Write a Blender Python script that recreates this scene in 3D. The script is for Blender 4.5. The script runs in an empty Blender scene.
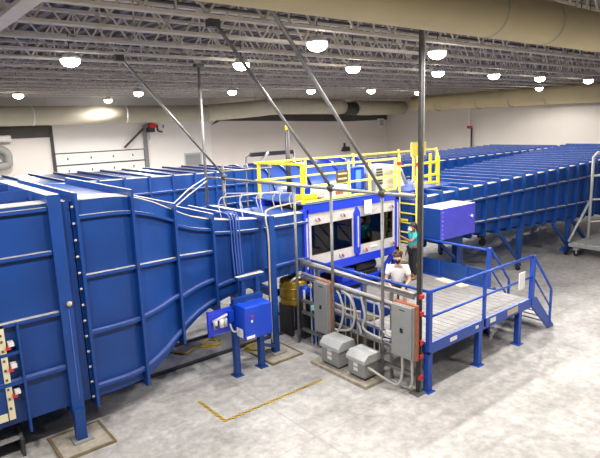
import bpy, bmesh, math, random
from mathutils import Vector, Matrix
random.seed(4)
S = bpy.context.scene
COL = S.collection
V = Vector

# ------------------------------------------------------------------ materials
def nmat(name, col, rough=0.5, metal=0.0, var=0.0, scale=3.0, spec=0.5, coat=0.0, bump=0.0):
    m = bpy.data.materials.new(name); m.use_nodes = True
    nt = m.node_tree; b = nt.nodes['Principled BSDF']
    b.inputs['Roughness'].default_value = rough; b.inputs['Metallic'].default_value = metal
    b.inputs['Specular IOR Level'].default_value = spec; b.inputs['Coat Weight'].default_value = coat
    c = (*col, 1)
    if var > 0 or bump > 0:
        tc = nt.nodes.new('ShaderNodeTexCoord'); n = nt.nodes.new('ShaderNodeTexNoise')
        n.inputs['Scale'].default_value = scale; n.inputs['Detail'].default_value = 6
        nt.links.new(tc.outputs['Object'], n.inputs['Vector'])
        r = nt.nodes.new('ShaderNodeValToRGB')
        r.color_ramp.elements[0].position = 0.3; r.color_ramp.elements[1].position = 0.7
        r.color_ramp.elements[0].color = (*[x*(1-var) for x in col], 1)
        r.color_ramp.elements[1].color = (*[min(1, x*(1+var)) for x in col], 1)
        nt.links.new(n.outputs['Fac'], r.inputs['Fac']); nt.links.new(r.outputs['Color'], b.inputs['Base Color'])
        if bump > 0:
            bp = nt.nodes.new('ShaderNodeBump'); bp.inputs['Strength'].default_value = bump
            nt.links.new(n.outputs['Fac'], bp.inputs['Height']); nt.links.new(bp.outputs['Normal'], b.inputs['Normal'])
    else:
        b.inputs['Base Color'].default_value = c
    return m

M = {}
M['blue'] = nmat('tunnel_blue_paint', (0.004, 0.047, 0.235), 0.42, var=0.16, scale=1.3, coat=0.05)
M['rib'] = nmat('rib_blue_paint', (0.006, 0.052, 0.25), 0.40, var=0.10, scale=2.0, coat=0.05)
M['gloss'] = nmat('glossy_blue_paint', (0.06, 0.13, 0.50), 0.22, var=0.05, spec=0.8, coat=0.8)
M['vivid'] = nmat('vivid_blue_paint', (0.018, 0.050, 0.66), 0.35, var=0.06, coat=0.2)
M['violet'] = nmat('violet_blue_paint', (0.075, 0.075, 0.60), 0.28, var=0.08, coat=0.4)
M['cbox'] = nmat('cobalt_box_paint', (0.004, 0.058, 0.58), 0.3, var=0.04, coat=0.2)
M['rail'] = nmat('rail_blue_paint', (0.015, 0.07, 0.42), 0.35, var=0.08)
M['dust'] = nmat('dusty_cream_ledge', (0.62, 0.58, 0.50), 0.6, var=0.15, scale=9)  # cream puts lamp glare into the tops of blue ledges and ribs
M['dustblue'] = nmat('dusty_blue_ledge', (0.12, 0.16, 0.40), 0.5, var=0.12, scale=9)  # paler blue puts overhead light into the tops of lower ledges
M['steel'] = nmat('galvanised_steel', (0.25, 0.25, 0.25), 0.42, metal=0.5, var=0.15, scale=12)
M['dsteel'] = nmat('dark_strut_steel', (0.06, 0.058, 0.055), 0.45, metal=0.3, var=0.2, scale=12)
M['grating'] = nmat('steel_grating', (0.27, 0.265, 0.255), 0.55, var=0.15, scale=5)
M['white'] = nmat('white_paint', (0.80, 0.79, 0.77), 0.5, var=0.04)
M['conduit'] = nmat('pale_grey_conduit', (0.50, 0.50, 0.49), 0.45, var=0.05)
M['greybox'] = nmat('grey_enamel', (0.30, 0.31, 0.305), 0.42, var=0.04, scale=8)
M['lidgrey'] = nmat('pale_grey_enamel', (0.47, 0.49, 0.49), 0.4, var=0.04, scale=8)
M['orange'] = nmat('orange_primer', (0.40, 0.13, 0.06), 0.55, var=0.15, scale=15)
M['yellow'] = nmat('safety_yellow_paint', (0.90, 0.68, 0.03), 0.4, var=0.05)
M['lyellow'] = nmat('pale_yellow_paint', (0.90, 0.78, 0.16), 0.45, var=0.05)
M['cream'] = nmat('cream_paint', (0.78, 0.72, 0.50), 0.5, var=0.06)
M['silver'] = nmat('brushed_pale_metal', (0.60, 0.565, 0.54), 0.42, metal=0.0, var=0.10, scale=6)
M['black'] = nmat('black_rubber', (0.012, 0.012, 0.013), 0.5)
M['dark'] = nmat('dark_grey_metal', (0.04, 0.04, 0.045), 0.5, var=0.2)
M['red'] = nmat('red_plastic', (0.62, 0.03, 0.03), 0.45)
M['brass'] = nmat('brass_drum', (0.42, 0.27, 0.03), 0.35, metal=0.4, var=0.2, scale=7)
M['hose'] = nmat('yellow_hose', (0.75, 0.55, 0.02), 0.5)
M['wall'] = nmat('beige_wall_paint', (0.79, 0.74, 0.695), 0.85, var=0.03, scale=0.5)
M['wallg'] = nmat('grey_wall_paint', (0.16, 0.15, 0.14), 0.85, var=0.03, scale=0.5)
M['wallw'] = nmat('white_wall_paint', (0.86, 0.84, 0.81), 0.85, var=0.02, scale=0.5)
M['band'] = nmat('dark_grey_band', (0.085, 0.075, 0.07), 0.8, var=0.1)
M['ducty'] = nmat('cream_duct_fabric', (0.70, 0.60, 0.36), 0.7, var=0.06, scale=1.2, bump=0.08)
M['ductw'] = nmat('pale_duct_paint', (0.58, 0.54, 0.42), 0.55, var=0.06, scale=1.2, bump=0.05)
M['deck'] = nmat('roof_deck_grey', (0.20, 0.175, 0.15), 0.7, var=0.1)
M['joist'] = nmat('joist_primer', (0.62, 0.56, 0.48), 0.6, var=0.08, scale=4)
M['pad'] = nmat('grout_pad', (0.42, 0.38, 0.31), 0.85, var=0.2, scale=9)
M['rim'] = nmat('brown_pad_rim', (0.20, 0.155, 0.09), 0.85, var=0.2, scale=9)
M['paper'] = nmat('white_paper', (0.86, 0.86, 0.85), 0.7)
M['tan'] = nmat('tan_label', (0.55, 0.45, 0.32), 0.6, var=0.15, scale=30)
M['brown'] = nmat('brown_plate', (0.10, 0.075, 0.03), 0.5, var=0.3, scale=20)
M['skin'] = nmat('skin_brown', (0.30, 0.14, 0.08), 0.55); M['skinp'] = nmat('skin_pale', (0.62, 0.36, 0.26), 0.55)
M['teal'] = nmat('turquoise_cotton', (0.01, 0.44, 0.50), 0.8); M['tee'] = nmat('white_cotton', (0.85, 0.84, 0.83), 0.8)
M['denim'] = nmat('black_trousers', (0.015, 0.015, 0.02), 0.8); M['hair'] = nmat('dark_hair', (0.02, 0.012, 0.01), 0.5)
M['hairb'] = nmat('brown_hair', (0.10, 0.05, 0.025), 0.6, var=0.3, scale=40)
M['shoe'] = nmat('tan_shoes', (0.25, 0.12, 0.06), 0.6); M['glove'] = nmat('grey_blue_glove', (0.20, 0.38, 0.45), 0.6)

def floor_mat():
    m = bpy.data.materials.new('polished_concrete'); m.use_nodes = True
    nt = m.node_tree; b = nt.nodes['Principled BSDF']; L = nt.links
    tc = nt.nodes.new('ShaderNodeTexCoord')
    n1 = nt.nodes.new('ShaderNodeTexNoise'); n1.inputs['Scale'].default_value = 0.75; n1.inputs['Detail'].default_value = 9; n1.inputs['Roughness'].default_value = 0.68
    n2 = nt.nodes.new('ShaderNodeTexNoise'); n2.inputs['Scale'].default_value = 6; n2.inputs['Detail'].default_value = 8; n2.inputs['Roughness'].default_value = 0.7
    for n in (n1, n2): L.new(tc.outputs['Object'], n.inputs['Vector'])
    r1 = nt.nodes.new('ShaderNodeValToRGB'); e = r1.color_ramp.elements
    e[0].position = 0.30; e[0].color = (0.38, 0.365, 0.345, 1); e[1].position = 0.62; e[1].color = (0.58, 0.57, 0.555, 1)
    L.new(n1.outputs['Fac'], r1.inputs['Fac'])
    r2 = nt.nodes.new('ShaderNodeValToRGB'); e = r2.color_ramp.elements
    e[0].position = 0.36; e[0].color = (0.78, 0.77, 0.76, 1); e[1].position = 0.66; e[1].color = (1.08, 1.08, 1.08, 1)
    L.new(n2.outputs['Fac'], r2.inputs['Fac'])
    mx = nt.nodes.new('ShaderNodeMix'); mx.data_type = 'RGBA'; mx.blend_type = 'MULTIPLY'; mx.inputs[0].default_value = 1
    L.new(r1.outputs['Color'], mx.inputs[6]); L.new(r2.outputs['Color'], mx.inputs[7])
    # saw-cut joints: grid in X and Y
    sp = nt.nodes.new('ShaderNodeSeparateXYZ'); L.new(tc.outputs['Object'], sp.inputs[0])
    def joint(out, period, off):
        a = nt.nodes.new('ShaderNodeMath'); a.operation = 'ADD'; a.inputs[1].default_value = off; L.new(out, a.inputs[0])
        d = nt.nodes.new('ShaderNodeMath'); d.operation = 'PINGPONG'; d.inputs[1].default_value = period/2; L.new(a.outputs[0], d.inputs[0])
        l = nt.nodes.new('ShaderNodeMath'); l.operation = 'LESS_THAN'; l.inputs[1].default_value = 0.018; L.new(d.outputs[0], l.inputs[0])
        return l.outputs[0]
    j1 = joint(sp.outputs[0], 3.9, 2.35); j2 = joint(sp.outputs[1], 3.4, 0.35)
    mxj = nt.nodes.new('ShaderNodeMath'); mxj.operation = 'MAXIMUM'; L.new(j1, mxj.inputs[0]); L.new(j2, mxj.inputs[1])
    ml = nt.nodes.new('ShaderNodeMath'); ml.operation = 'MULTIPLY'; ml.inputs[1].default_value = 0.45; L.new(mxj.outputs[0], ml.inputs[0])
    m2 = nt.nodes.new('ShaderNodeMix'); m2.data_type = 'RGBA'
    L.new(ml.outputs[0], m2.inputs[0]); L.new(mx.outputs[2], m2.inputs[6]); m2.inputs[7].default_value = (0.30, 0.29, 0.28, 1)
    L.new(m2.outputs[2], b.inputs['Base Color'])
    b.inputs['Roughness'].default_value = 0.45; b.inputs['Specular IOR Level'].default_value = 0.35
    return m
M['floor'] = floor_mat()

def stripe_mat():
    m = bpy.data.materials.new('hazard_stripes'); m.use_nodes = True
    nt = m.node_tree; b = nt.nodes['Principled BSDF']; L = nt.links
    tc = nt.nodes.new('ShaderNodeTexCoord'); sp = nt.nodes.new('ShaderNodeSeparateXYZ'); L.new(tc.outputs['Object'], sp.inputs[0])
    a = nt.nodes.new('ShaderNodeMath'); a.operation = 'ADD'; L.new(sp.outputs[0], a.inputs[0]); L.new(sp.outputs[1], a.inputs[1])
    d = nt.nodes.new('ShaderNodeMath'); d.operation = 'PINGPONG'; d.inputs[1].default_value = 0.036; L.new(a.outputs[0], d.inputs[0])
    l = nt.nodes.new('ShaderNodeMath'); l.operation = 'LESS_THAN'; l.inputs[1].default_value = 0.019; L.new(d.outputs[0], l.inputs[0])
    mx = nt.nodes.new('ShaderNodeMix'); mx.data_type = 'RGBA'; L.new(l.outputs[0], mx.inputs[0])
    mx.inputs[6].default_value = (0.80, 0.55, 0.02, 1); mx.inputs[7].default_value = (0.015, 0.015, 0.015, 1)
    L.new(mx.outputs[2], b.inputs['Base Color']); b.inputs['Roughness'].default_value = 0.5
    return m
M['hazard'] = stripe_mat()

def glass_mat():
    m = bpy.data.materials.new('tinted_glass'); m.use_nodes = True
    nt = m.node_tree; nt.nodes.clear()
    out = nt.nodes.new('ShaderNodeOutputMaterial'); mx = nt.nodes.new('ShaderNodeMixShader'); t = nt.nodes.new('ShaderNodeBsdfTransparent'); g = nt.nodes.new('ShaderNodeBsdfGlossy'); fr = nt.nodes.new('ShaderNodeFresnel')
    t.inputs[0].default_value = (.55, .58, .6, 1); g.inputs['Roughness'].default_value = .02; fr.inputs[0].default_value = 1.7
    nt.links.new(fr.outputs[0], mx.inputs[0]); nt.links.new(t.outputs[0], mx.inputs[1]); nt.links.new(g.outputs[0], mx.inputs[2]); nt.links.new(mx.outputs[0], out.inputs[0])
    return m
M['glass'] = glass_mat()

def emit_mat(name, col, st):
    m = bpy.data.materials.new(name); m.use_nodes = True
    b = m.node_tree.nodes['Principled BSDF']
    b.inputs['Base Color'].default_value = (*col, 1)
    b.inputs['Emission Color'].default_value = (*col, 1); b.inputs['Emission Strength'].default_value = st
    return m
M['lamp'] = emit_mat('lamp_lens', (1, 0.95, 0.86), 30)

# ------------------------------------------------------------------ mesh helper
def wloc(o):
    p = V((0, 0, 0))
    while o is not None:
        p += o.location; o = o.parent
    return p

class MB:
    def __init__(s): s.bm = bmesh.new(); s.mi = 0
    def _f(s, vs):
        try:
            f = s.bm.faces.new(vs); f.material_index = s.mi; return f
        except ValueError: return None
    def box(s, x0, y0, z0, x1, y1, z1, top=None):
        c = [(x0,y0,z0),(x1,y0,z0),(x1,y1,z0),(x0,y1,z0),(x0,y0,z1),(x1,y0,z1),(x1,y1,z1),(x0,y1,z1)]
        return s.hexa(c, top)
    def hexa(s, c, top=None):
        v = [s.bm.verts.new(p) for p in c]
        for q in ((0,3,2,1),(0,1,5,4),(1,2,6,5),(2,3,7,6),(3,0,4,7)): s._f([v[i] for i in q])
        f = s._f([v[i] for i in (4,5,6,7)])
        if top is not None and f: f.material_index = top
        return s
    def bar(s, a, b, w, h=None, up=(0,0,1)):          # rectangular bar between points
        a, b = V(a), V(b); h = h or w; d = (b-a).normalized(); u = V(up)
        if abs(d.dot(u)) > 0.98: u = V((0,1,0))
        r = d.cross(u).normalized(); u = r.cross(d).normalized()
        q = [(-w/2,-h/2),(w/2,-h/2),(w/2,h/2),(-w/2,h/2)]
        A = [s.bm.verts.new(a+r*x+u*y) for x,y in q]; B = [s.bm.verts.new(b+r*x+u*y) for x,y in q]
        s._f(A[::-1]); s._f(B)
        for i in range(4): s._f([A[i], A[(i+1)%4], B[(i+1)%4], B[i]])
        return s
    def tube(s, pts, r, n=8, cap=True, radii=None):
        pts = [V(p) for p in pts]; rings = []; prev = None
        for i, p in enumerate(pts):
            d = (pts[min(i+1,len(pts)-1)]-pts[max(i-1,0)]).normalized()
            if prev is None:
                u = V((0,0,1)) if abs(d.z) < 0.9 else V((1,0,0))
            else: u = prev
            rr = d.cross(u).normalized(); u = rr.cross(d).normalized(); prev = u
            k = radii[i] if radii else r
            rings.append([s.bm.verts.new(p + rr*k*math.cos(2*math.pi*j/n) + u*k*math.sin(2*math.pi*j/n)) for j in range(n)])
        for a, b in zip(rings, rings[1:]):
            for j in range(n):
                f = s._f([a[j], a[(j+1)%n], b[(j+1)%n], b[j]])
                if f and n > 6: f.smooth = True
        if cap: s._f(rings[0][::-1]); s._f(rings[-1])
        return s
    def prism(s, poly, axis, a, b):                   # poly 2D extruded along axis
        def P(u, v, t): return {'x':(t,u,v),'y':(u,t,v),'z':(u,v,t)}[axis]
        A = [s.bm.verts.new(P(u,v,a)) for u,v in poly]; B = [s.bm.verts.new(P(u,v,b)) for u,v in poly]
        s._f(A[::-1]); s._f(B); n = len(poly)
        for i in range(n): s._f([A[i], A[(i+1)%n], B[(i+1)%n], B[i]])
        return s
    def ring(s, outer, inner, x0, x1, topmat=None):   # two (y,z) loops, same length, extruded in X
        n = len(outer)
        L = [[s.bm.verts.new((x,*p)) for p in lp] for lp in (outer, inner) for x in (x0, x1)]
        o0, o1, i0, i1 = L
        for i in range(n):
            j = (i+1) % n
            f = s._f([o0[i], o0[j], o1[j], o1[i]])
            if f and topmat is not None:
                f.normal_update()
                if abs(f.normal.z) > 0.75 and f.calc_center_median().z > 2.4: f.material_index = topmat
            s._f([i0[i], i1[i], i1[j], i0[j]])
            s._f([o0[i], i0[i], i0[j], o0[j]]); s._f([o1[i], o1[j], i1[j], i1[i]])
        return s
    def sphere(s, c, r, sx=1, sy=1, sz=1, seg=12):
        mt = Matrix.Translation(c) @ Matrix.Diagonal((sx, sy, sz, 1))
        g = bmesh.ops.create_uvsphere(s.bm, u_segments=seg, v_segments=seg*2//3, radius=r, matrix=mt)
        for v in g['verts']:
            for f in v.link_faces: f.material_index = s.mi; f.smooth = True
        return s
    def build(s, name, mats, parent=None, loc=None, bevel=0):
        if not isinstance(mats, (list, tuple)): mats = [mats]
        bmesh.ops.recalc_face_normals(s.bm, faces=s.bm.faces)
        me = bpy.data.meshes.new(name); base = wloc(parent) if parent else V(loc or (0,0,0))
        bmesh.ops.translate(s.bm, verts=s.bm.verts, vec=-base)
        s.bm.to_mesh(me); s.bm.free()
        for m in mats: me.materials.append(M[m] if isinstance(m, str) else m)
        o = bpy.data.objects.new(name, me); COL.objects.link(o)
        if parent: o.parent = parent
        else: o.location = base
        if bevel:
            md = o.modifiers.new('bevel', 'BEVEL'); md.width = bevel; md.segments = 2; md.limit_method = 'ANGLE'
        return o

def tag(o, label=None, cat=None, group=None, kind=None):
    for k, v in (('label', label), ('category', cat), ('group', group), ('kind', kind)):
        if v: o[k] = v
    return o
def thing(name, loc, label, cat, group=None):
    o = bpy.data.objects.new(name, None); o.empty_display_size = 0.2
    o.location = loc; COL.objects.link(o); return tag(o, label, cat, group)
def copy_tree(o, parent=None):
    c = o.copy(); COL.objects.link(c)
    if parent: c.parent = parent
    for ch in list(o.children): copy_tree(ch, c)
    return c
def bez(p, n=14):                                     # Catmull-Rom through points
    p = [V(q) for q in p]; p = [p[0]*2-p[1]] + p + [p[-1]*2-p[-2]]; out = []
    for i in range(1, len(p)-2):
        a, b, c, d = p[i-1:i+3]
        for k in range(n):
            t = k/n
            out.append(0.5*((2*b)+(c-a)*t+(2*a-5*b+4*c-d)*t*t+(3*b-a-3*c+d)*t**3))
    out.append(p[-2]); return out
def lerp_tab(tab, x):
    if x <= tab[0][0]: return tab[0][1:]
    for a, b in zip(tab, tab[1:]):
        if x <= b[0]:
            t = (x-a[0])/(b[0]-a[0]); return tuple(u+(v-u)*t for u, v in zip(a[1:], b[1:]))
    return tab[-1][1:]

# ------------------------------------------------------------------ the room
RX0, RX1, RY0, RY1, RZ = -11.0, 36.0, -6.0, 32.0, 7.9
st = lambda o: tag(o, kind='structure')
st(MB().box(RX0, RY0, -0.2, RX1, RY1, 0).build('floor', 'floor'))
st(MB().box(RX0-.2, RY0, 0, RX0, RY1, RZ+.3).build('wall_left', 'wallg'))
st(MB().box(RX1, RY0, 0, RX1+.2, RY1+.2, RZ+.3).build('wall_right', 'wall'))
st(MB().box(RX0, RY0-.2, 0, RX1, RY0, RZ+.3).build('wall_front', 'wallg'))
w = MB()
w.box(RX0, RY1, 0, 8.6, RY1+.2, RZ+.3)                       # beige left part
w.box(18.6, RY1, 0, RX1, RY1+.2, RZ+.3)                      # beige right part
w.mi = 1; w.box(8.6, RY1, 5.6, 18.6, RY1+.2, RZ+.3); w.box(14.0, RY1, 0, 16.6, RY1+.2, 5.6)
w.box(17.75, RY1, 0, 18.6, RY1+.2, 5.6); w.box(16.6, RY1, 3.55, 17.75, RY1+.2, 5.6)
st(w.build('wall_back', ['wall', 'wallw']))
st(MB().box(RX0, RY1-.04, 4.98, 8.55, RY1-.002, 5.75).build('trim_1', 'band'))  # dark band across the upper left of the back wall
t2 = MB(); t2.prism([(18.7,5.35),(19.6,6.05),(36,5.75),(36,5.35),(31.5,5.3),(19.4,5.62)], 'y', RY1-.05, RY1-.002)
st(t2.build('trim_2', 'band'))  # dark soffit band with the shade under the duct painted in
# corrugated roof deck, flutes along Y
d = MB(); x = RX0; prof = []
while x < RX1:
    prof += [(x, RZ), (x+.14, RZ), (x+.18, RZ+.09), (x+.32, RZ+.09), (x+.36, RZ)]; x += .36
va = [d.bm.verts.new((px, RY0, pz)) for px, pz in prof]; vb = [d.bm.verts.new((px, RY1+.2, pz)) for px, pz in prof]
for i in range(len(prof)-1): 
    if prof[i+1][0] > prof[i][0]+1e-6: d._f([va[i], va[i+1], vb[i+1], vb[i]])
st(d.build('ceiling', 'deck'))
MBr = MB().box(RX0-.2, RY0-.2, RZ+.3, RX1+.2, RY1+.2, RZ+.4).build('roof_slab', 'dark'); MBr.name = 'ceiling_slab'; st(MBr)

# door_1: sectional overhead door with track, door_2: grey door
dr = thing('door_1', (11.3, RY1, 0), None, None); st(dr)
p = MB(); p.box(8.62, RY1+.06, 4.08, 13.98, RY1+.12, 5.6); p.build('lintel_panel', 'wallw', dr)
for k in range(6):
    z0 = 0.02+.68*k
    pn = MB().box(8.7, RY1+.02, z0, 13.85, RY1+.08, z0+.60).build('door_panel', 'white', dr)
    if k in (4, 5):
        for xx in (9.3, 10.6, 11.9, 13.1):
            MB().box(xx, RY1+.0, z0+.25, xx+.06, RY1+.02, z0+.38).build('door_bolt', 'dark', pn)
    MB().box(8.7, RY1+.09, z0+.60, 13.85, RY1+.12, z0+.68).build('panel_seam', 'dsteel', dr)
MB().box(13.86, RY1-.1, 0, 14.1, RY1-.02, 5.5).build('door_track', 'steel', dr)
MB().box(8.5, RY1-.1, 0, 8.66, RY1-.02, 5.6).build('door_track', 'dsteel', dr)
MB().bar((13.9, RY1-.12, 5.3), (12.6, RY1-.12, 4.2), .1).build('track_brace', 'dsteel', dr)
op = thing('door_operator', (14.3, RY1-.35, 5.0), 'red and black door operator motor beside the top of the overhead door track', 'motor')
MB().box(14.12, RY1-.4, 5.05, 14.5, RY1, 5.3).build('gearbox', 'dark', op)
MB().box(14.22, RY1-.42, 5.3, 14.62, RY1-.02, 5.56).build('motor_cover', 'red', op)
MB().tube([(14.2, RY1-.2, 5.05), (14.2, RY1-.2, 4.6)], .04).build('chain', 'tan', op)
ch = MB(); y = RY1-.03
ch.bar((14.83, y, 5.5), (14.85, y, 5.12), .09); ch.bar((14.85, y, 5.1), (15.15, y, 5.02), .09); ch.bar((15.25, y, 5.45), (15.22, y, 5.28), .06)
tag(ch.build('wall_mark', 'band'), 'small black L-shaped mark on the white wall beside the red door operator', 'sign')
d2 = thing('door_2', (17.2, RY1, 0), None, None); st(d2)
MB().box(16.62, RY1+.03, 0, 17.73, RY1+.1, 3.5).build('door_leaf', 'greybox', d2)
fr = MB(); fr.box(16.55, RY1-.03, 0, 16.65, RY1+.1, 3.62); fr.box(17.7, RY1-.03, 0, 17.8, RY1+.1, 3.62); fr.box(16.65, RY1-.03, 3.5, 17.7, RY1+.1, 3.62)
fr.build('door_frame', 'lidgrey', d2)

# wall things
sp = thing('wall_speaker', (35.1, RY1, 5.0), 'small pale box mounted high on the beige back wall under the duct near the corner', 'speaker')
MB().box(34.75, RY1-.25, 4.75, 35.4, RY1, 5.45).build('case', 'wallw', sp, bevel=.03)
MB().box(34.85, RY1-.27, 4.85, 35.3, RY1-.25, 5.35).build('grille', 'lidgrey', sp)
vf = thing('wall_fixture', (30.8, RY1, 3.0), 'dark floodlight fixture on the back wall below the duct', 'fixture')
MB().hexa([(30.5,RY1-.4,2.95),(31.2,RY1-.4,2.95),(31.2,RY1,2.95),(30.5,RY1,2.95),(30.7,RY1-.3,3.3),(31.2,RY1-.3,3.3),(31.2,RY1,3.3),(30.7,RY1,3.3)]).build('head', 'dark', vf)
MB().box(30.8, RY1-.1, 3.3, 30.95, RY1, 3.6).build('bracket', 'dsteel', vf)
gx = thing('exhaust_pipe', (6.0, 31.2, 4.3), 'white capped pipe with a grey elbow on the left of the beige back wall', 'pipe')
MB().box(4.0, 31.4, 4.9, 4.2, RY1-.03, 5.1).build('bracket', 'steel', gx)
MB().tube([(2.5, 31.5, 5.0), (6.45, 31.5, 5.0)], .17, 12).build('pipe', 'white', gx)
MB().tube(bez([(2.5, 31.5, 4.55), (5.4, 31.5, 4.5), (6.1, 31.5, 4.35), (6.2, 31.5, 3.9), (5.8, 31.5, 3.6), (2.5, 31.5, 3.6)], 6), .22, 12).build('elbow', 'greybox', gx)
pd = thing('sprinkler_drop', (35.4, 23.5, 1.2), 'thin vertical pipe with a red joint on the right beige wall', 'pipe')
MB().tube([(35.6, 23.6, 7.0), (35.6, 23.6, 4.6)], .05).build('upper_pipe', 'white', pd)
MB().tube([(35.6, 23.7, 4.6), (35.6, 23.35, 4.55)], .11).build('red_joint', 'red', pd)
MB().tube([(35.6, 23.35, 4.5), (35.6, 23.35, 1.2)], .07).build('lower_pipe', 'dsteel', pd)

# ducts
dn = thing('air_duct', (6, 3.9, 6.26), 'large cream round air duct in front of the ceiling joists, nearest the camera', 'duct')
MB().tube([(-9 + 1.0*i, 3.9, 6.54) for i in range(34)], .285, 28).build('duct_body', 'ducty', dn)
for xx in (-3, 1.5, 6.2, 7.6, 9.3, 12): 
    MB().tube([(xx, 3.9, 6.54), (xx+.04, 3.9, 6.54)], .291, 28).build('seam_band', 'ductw', dn)
for xx in (1.0, 5.0, 9.0): MB().tube([(xx, 3.9, 6.8), (xx, 3.9, 7.85)], .008, 5).build('hanger_wire', 'dsteel', dn)
db = thing('air_duct', (8, 31, 5.5), 'pale round air duct along the left back wall above the overhead door', 'duct')
MB().tube([(-9, 31.2, 6.12), (18.0, 31.2, 6.12)], .5, 24).build('duct_body', 'ductw', db)
for xx in (2.5, 7.5, 12.5): MB().tube([(xx, 31.2, 6.12), (xx+.08, 31.2, 6.12)], .508, 24).build('seam_band', 'wallw', db)
db2 = thing('air_duct', (25, 29.5, 5.6), 'thicker pale air duct stepping forward along the back wall towards the corner', 'duct')
MB().tube(bez([(18.0, 31.2, 6.12), (19.2, 30.8, 6.2), (20.6, 29.6, 6.3), (22.5, 29.3, 6.42), (28.2, 29.3, 6.36)], 6), .52, 24).build('duct_body', 'ductw', db2)
MB().tube([(29.4, 29.3, 6.3), (31, 29.6, 6.25), (35.2, 29.6, 6.25)], .54, 24).build('duct_end', 'ductw', db2)
MB().tube([(28.2, 29.3, 6.25), (28.7, 29.3, 6.22), (29.0, 29.3, 6.22), (29.4, 29.3, 6.2)], .5, 20, radii=[.5, .46, .46, .5]).build('flex_collar', 'dsteel', db2)
for xx in (20.5, 24, 27.5, 31): MB().tube([(xx,29.4,6.6),(xx,29.4,7.85)], .012, 5).build('hanger_rod', 'dsteel', db2)
dw = thing('air_duct', (35.2, 18, 5.6), 'long cream air duct along the right wall lit by the ceiling lamps', 'duct')
MB().tube([(35.2, -4+1.2*i, 6.52) for i in range(28)], .58, 24).build('duct_body', 'ducty', dw)
for yy in (8, 13, 17.5, 20, 22.5, 26): MB().tube([(35.2, yy, 6.42), (35.2, yy+.06, 6.42)], .588, 24).build('seam_band', 'ductw', dw)

# joists (open-web trusses) along X
ORD = ['nearest','second','third','fourth','fifth','sixth','seventh','eighth','ninth','tenth','eleventh','twelfth','thirteenth','fourteenth','fifteenth','sixteenth','seventeenth','eighteenth']
jt = thing('roof_joist', (0, 6.4, 7.0), '', 'joist', 'open-web joists under the roof deck')
b = MB(); y = 6.4
b.box(RX0+.1, y-.075, 7.0, RX1-.1, y-.012, 7.055); b.box(RX0+.1, y+.012, 7.0, RX1-.1, y+.075, 7.055); b.box(RX0+.1, y-.012, 7.05, RX1-.1, y+.012, 7.06)
b.build('bottom_chord', 'joist', jt)
b = MB(); b.box(RX0+.1, y-.07, 7.82, RX1-.1, y+.07, 7.89); b.build('top_chord', 'joist', jt)
b = MB(); n = 42; dx = (RX1-RX0-.4)/n
for i in range(n):
    xa = RX0+.2+dx*i
    b.bar((xa, y, 7.05), (xa+dx/2, y, 7.85), .035); b.bar((xa+dx/2, y, 7.85), (xa+dx, y, 7.05), .035)
    if i % 2: b.bar((xa+dx/2, y, 7.05), (xa+dx/2, y, 7.82), .03)
b.build('web', 'joist', jt)
jt['label'] = 'nearest open-web steel roof joist, just behind the near cream duct'
for k in range(1, 16):
    c = copy_tree(jt); c.location.y = 6.4+1.6*k
    c['label'] = ORD[k]+' open-web steel roof joist counting back from the near cream duct'
for k, dx_ in ((1, 'overhead'),):
    c = copy_tree(jt); c.location.y = 4.75; c['label'] = 'open-web roof joist above the near cream duct'
gd = thing('roof_girder', (2.05, 5.2, 7.0), 'steel roof girder crossing the joists at the upper left corner', 'girder')
MB().box(1.93, -5.5, 6.93, 2.17, 31.5, 6.99).build('bottom_chord', 'joist', gd)
b = MB()
for i in range(18):
    ya = 3.2+1.6*i
    b.bar((2.05, ya, 6.99), (2.05, ya+.8, 7.8), .07); b.bar((2.05, ya+.8, 7.8), (2.05, ya+1.6, 6.99), .07)
b.build('web', 'joist', gd)
for k, yy in enumerate((9.2, 15.7)):
    tag(MB().tube([(RX0+.3, yy, 7.45), (RX1-.3, yy, 7.45)], .03, 6).build('sprinkler_pipe', 'dsteel', loc=(0, yy, 7.45)), ('nearer' if k == 0 else 'farther')+' thin dark sprinkler pipe running among the roof joists', 'pipe')

# lamps
lampv = [(4.11,13.09,'high-bay lamp nearest the left edge of the second lamp row'),(8.26,12.4,'high-bay lamp beside the middle steel strut'),
 (7.58,8.59,'brightest high-bay lamp, left of the mast in the nearest row'),(11.96,11.96,'high-bay lamp between the right strut and the mast'),
 (11.32,8.44,'large high-bay lamp just right of the mast, upper one'),(16.16,12.0,'high-bay lamp right of the mast, below the larger one'),
 (19.62,11.95,'high-bay lamp between mast and right wall duct, left one'),(23.41,12.06,'high-bay lamp nearest the right wall duct'),
 (5.85,26.02,'far high-bay lamp at the left edge above the back duct'),(10.35,23.99,'far high-bay lamp above the overhead door track'),
 (11.2,30.0,'farthest high-bay lamp against the left back duct'),(14.45,22.6,'far high-bay lamp right of the vertical hanging post'),
 (18.21,21.19,'far high-bay lamp above the thick pale duct'),(21.83,20.5,'far high-bay lamp left of the mast above the duct end'),
 (26.77,21.3,'far high-bay lamp immediately left of the mast near the corner')]
POW = 520
proto = None
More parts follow.
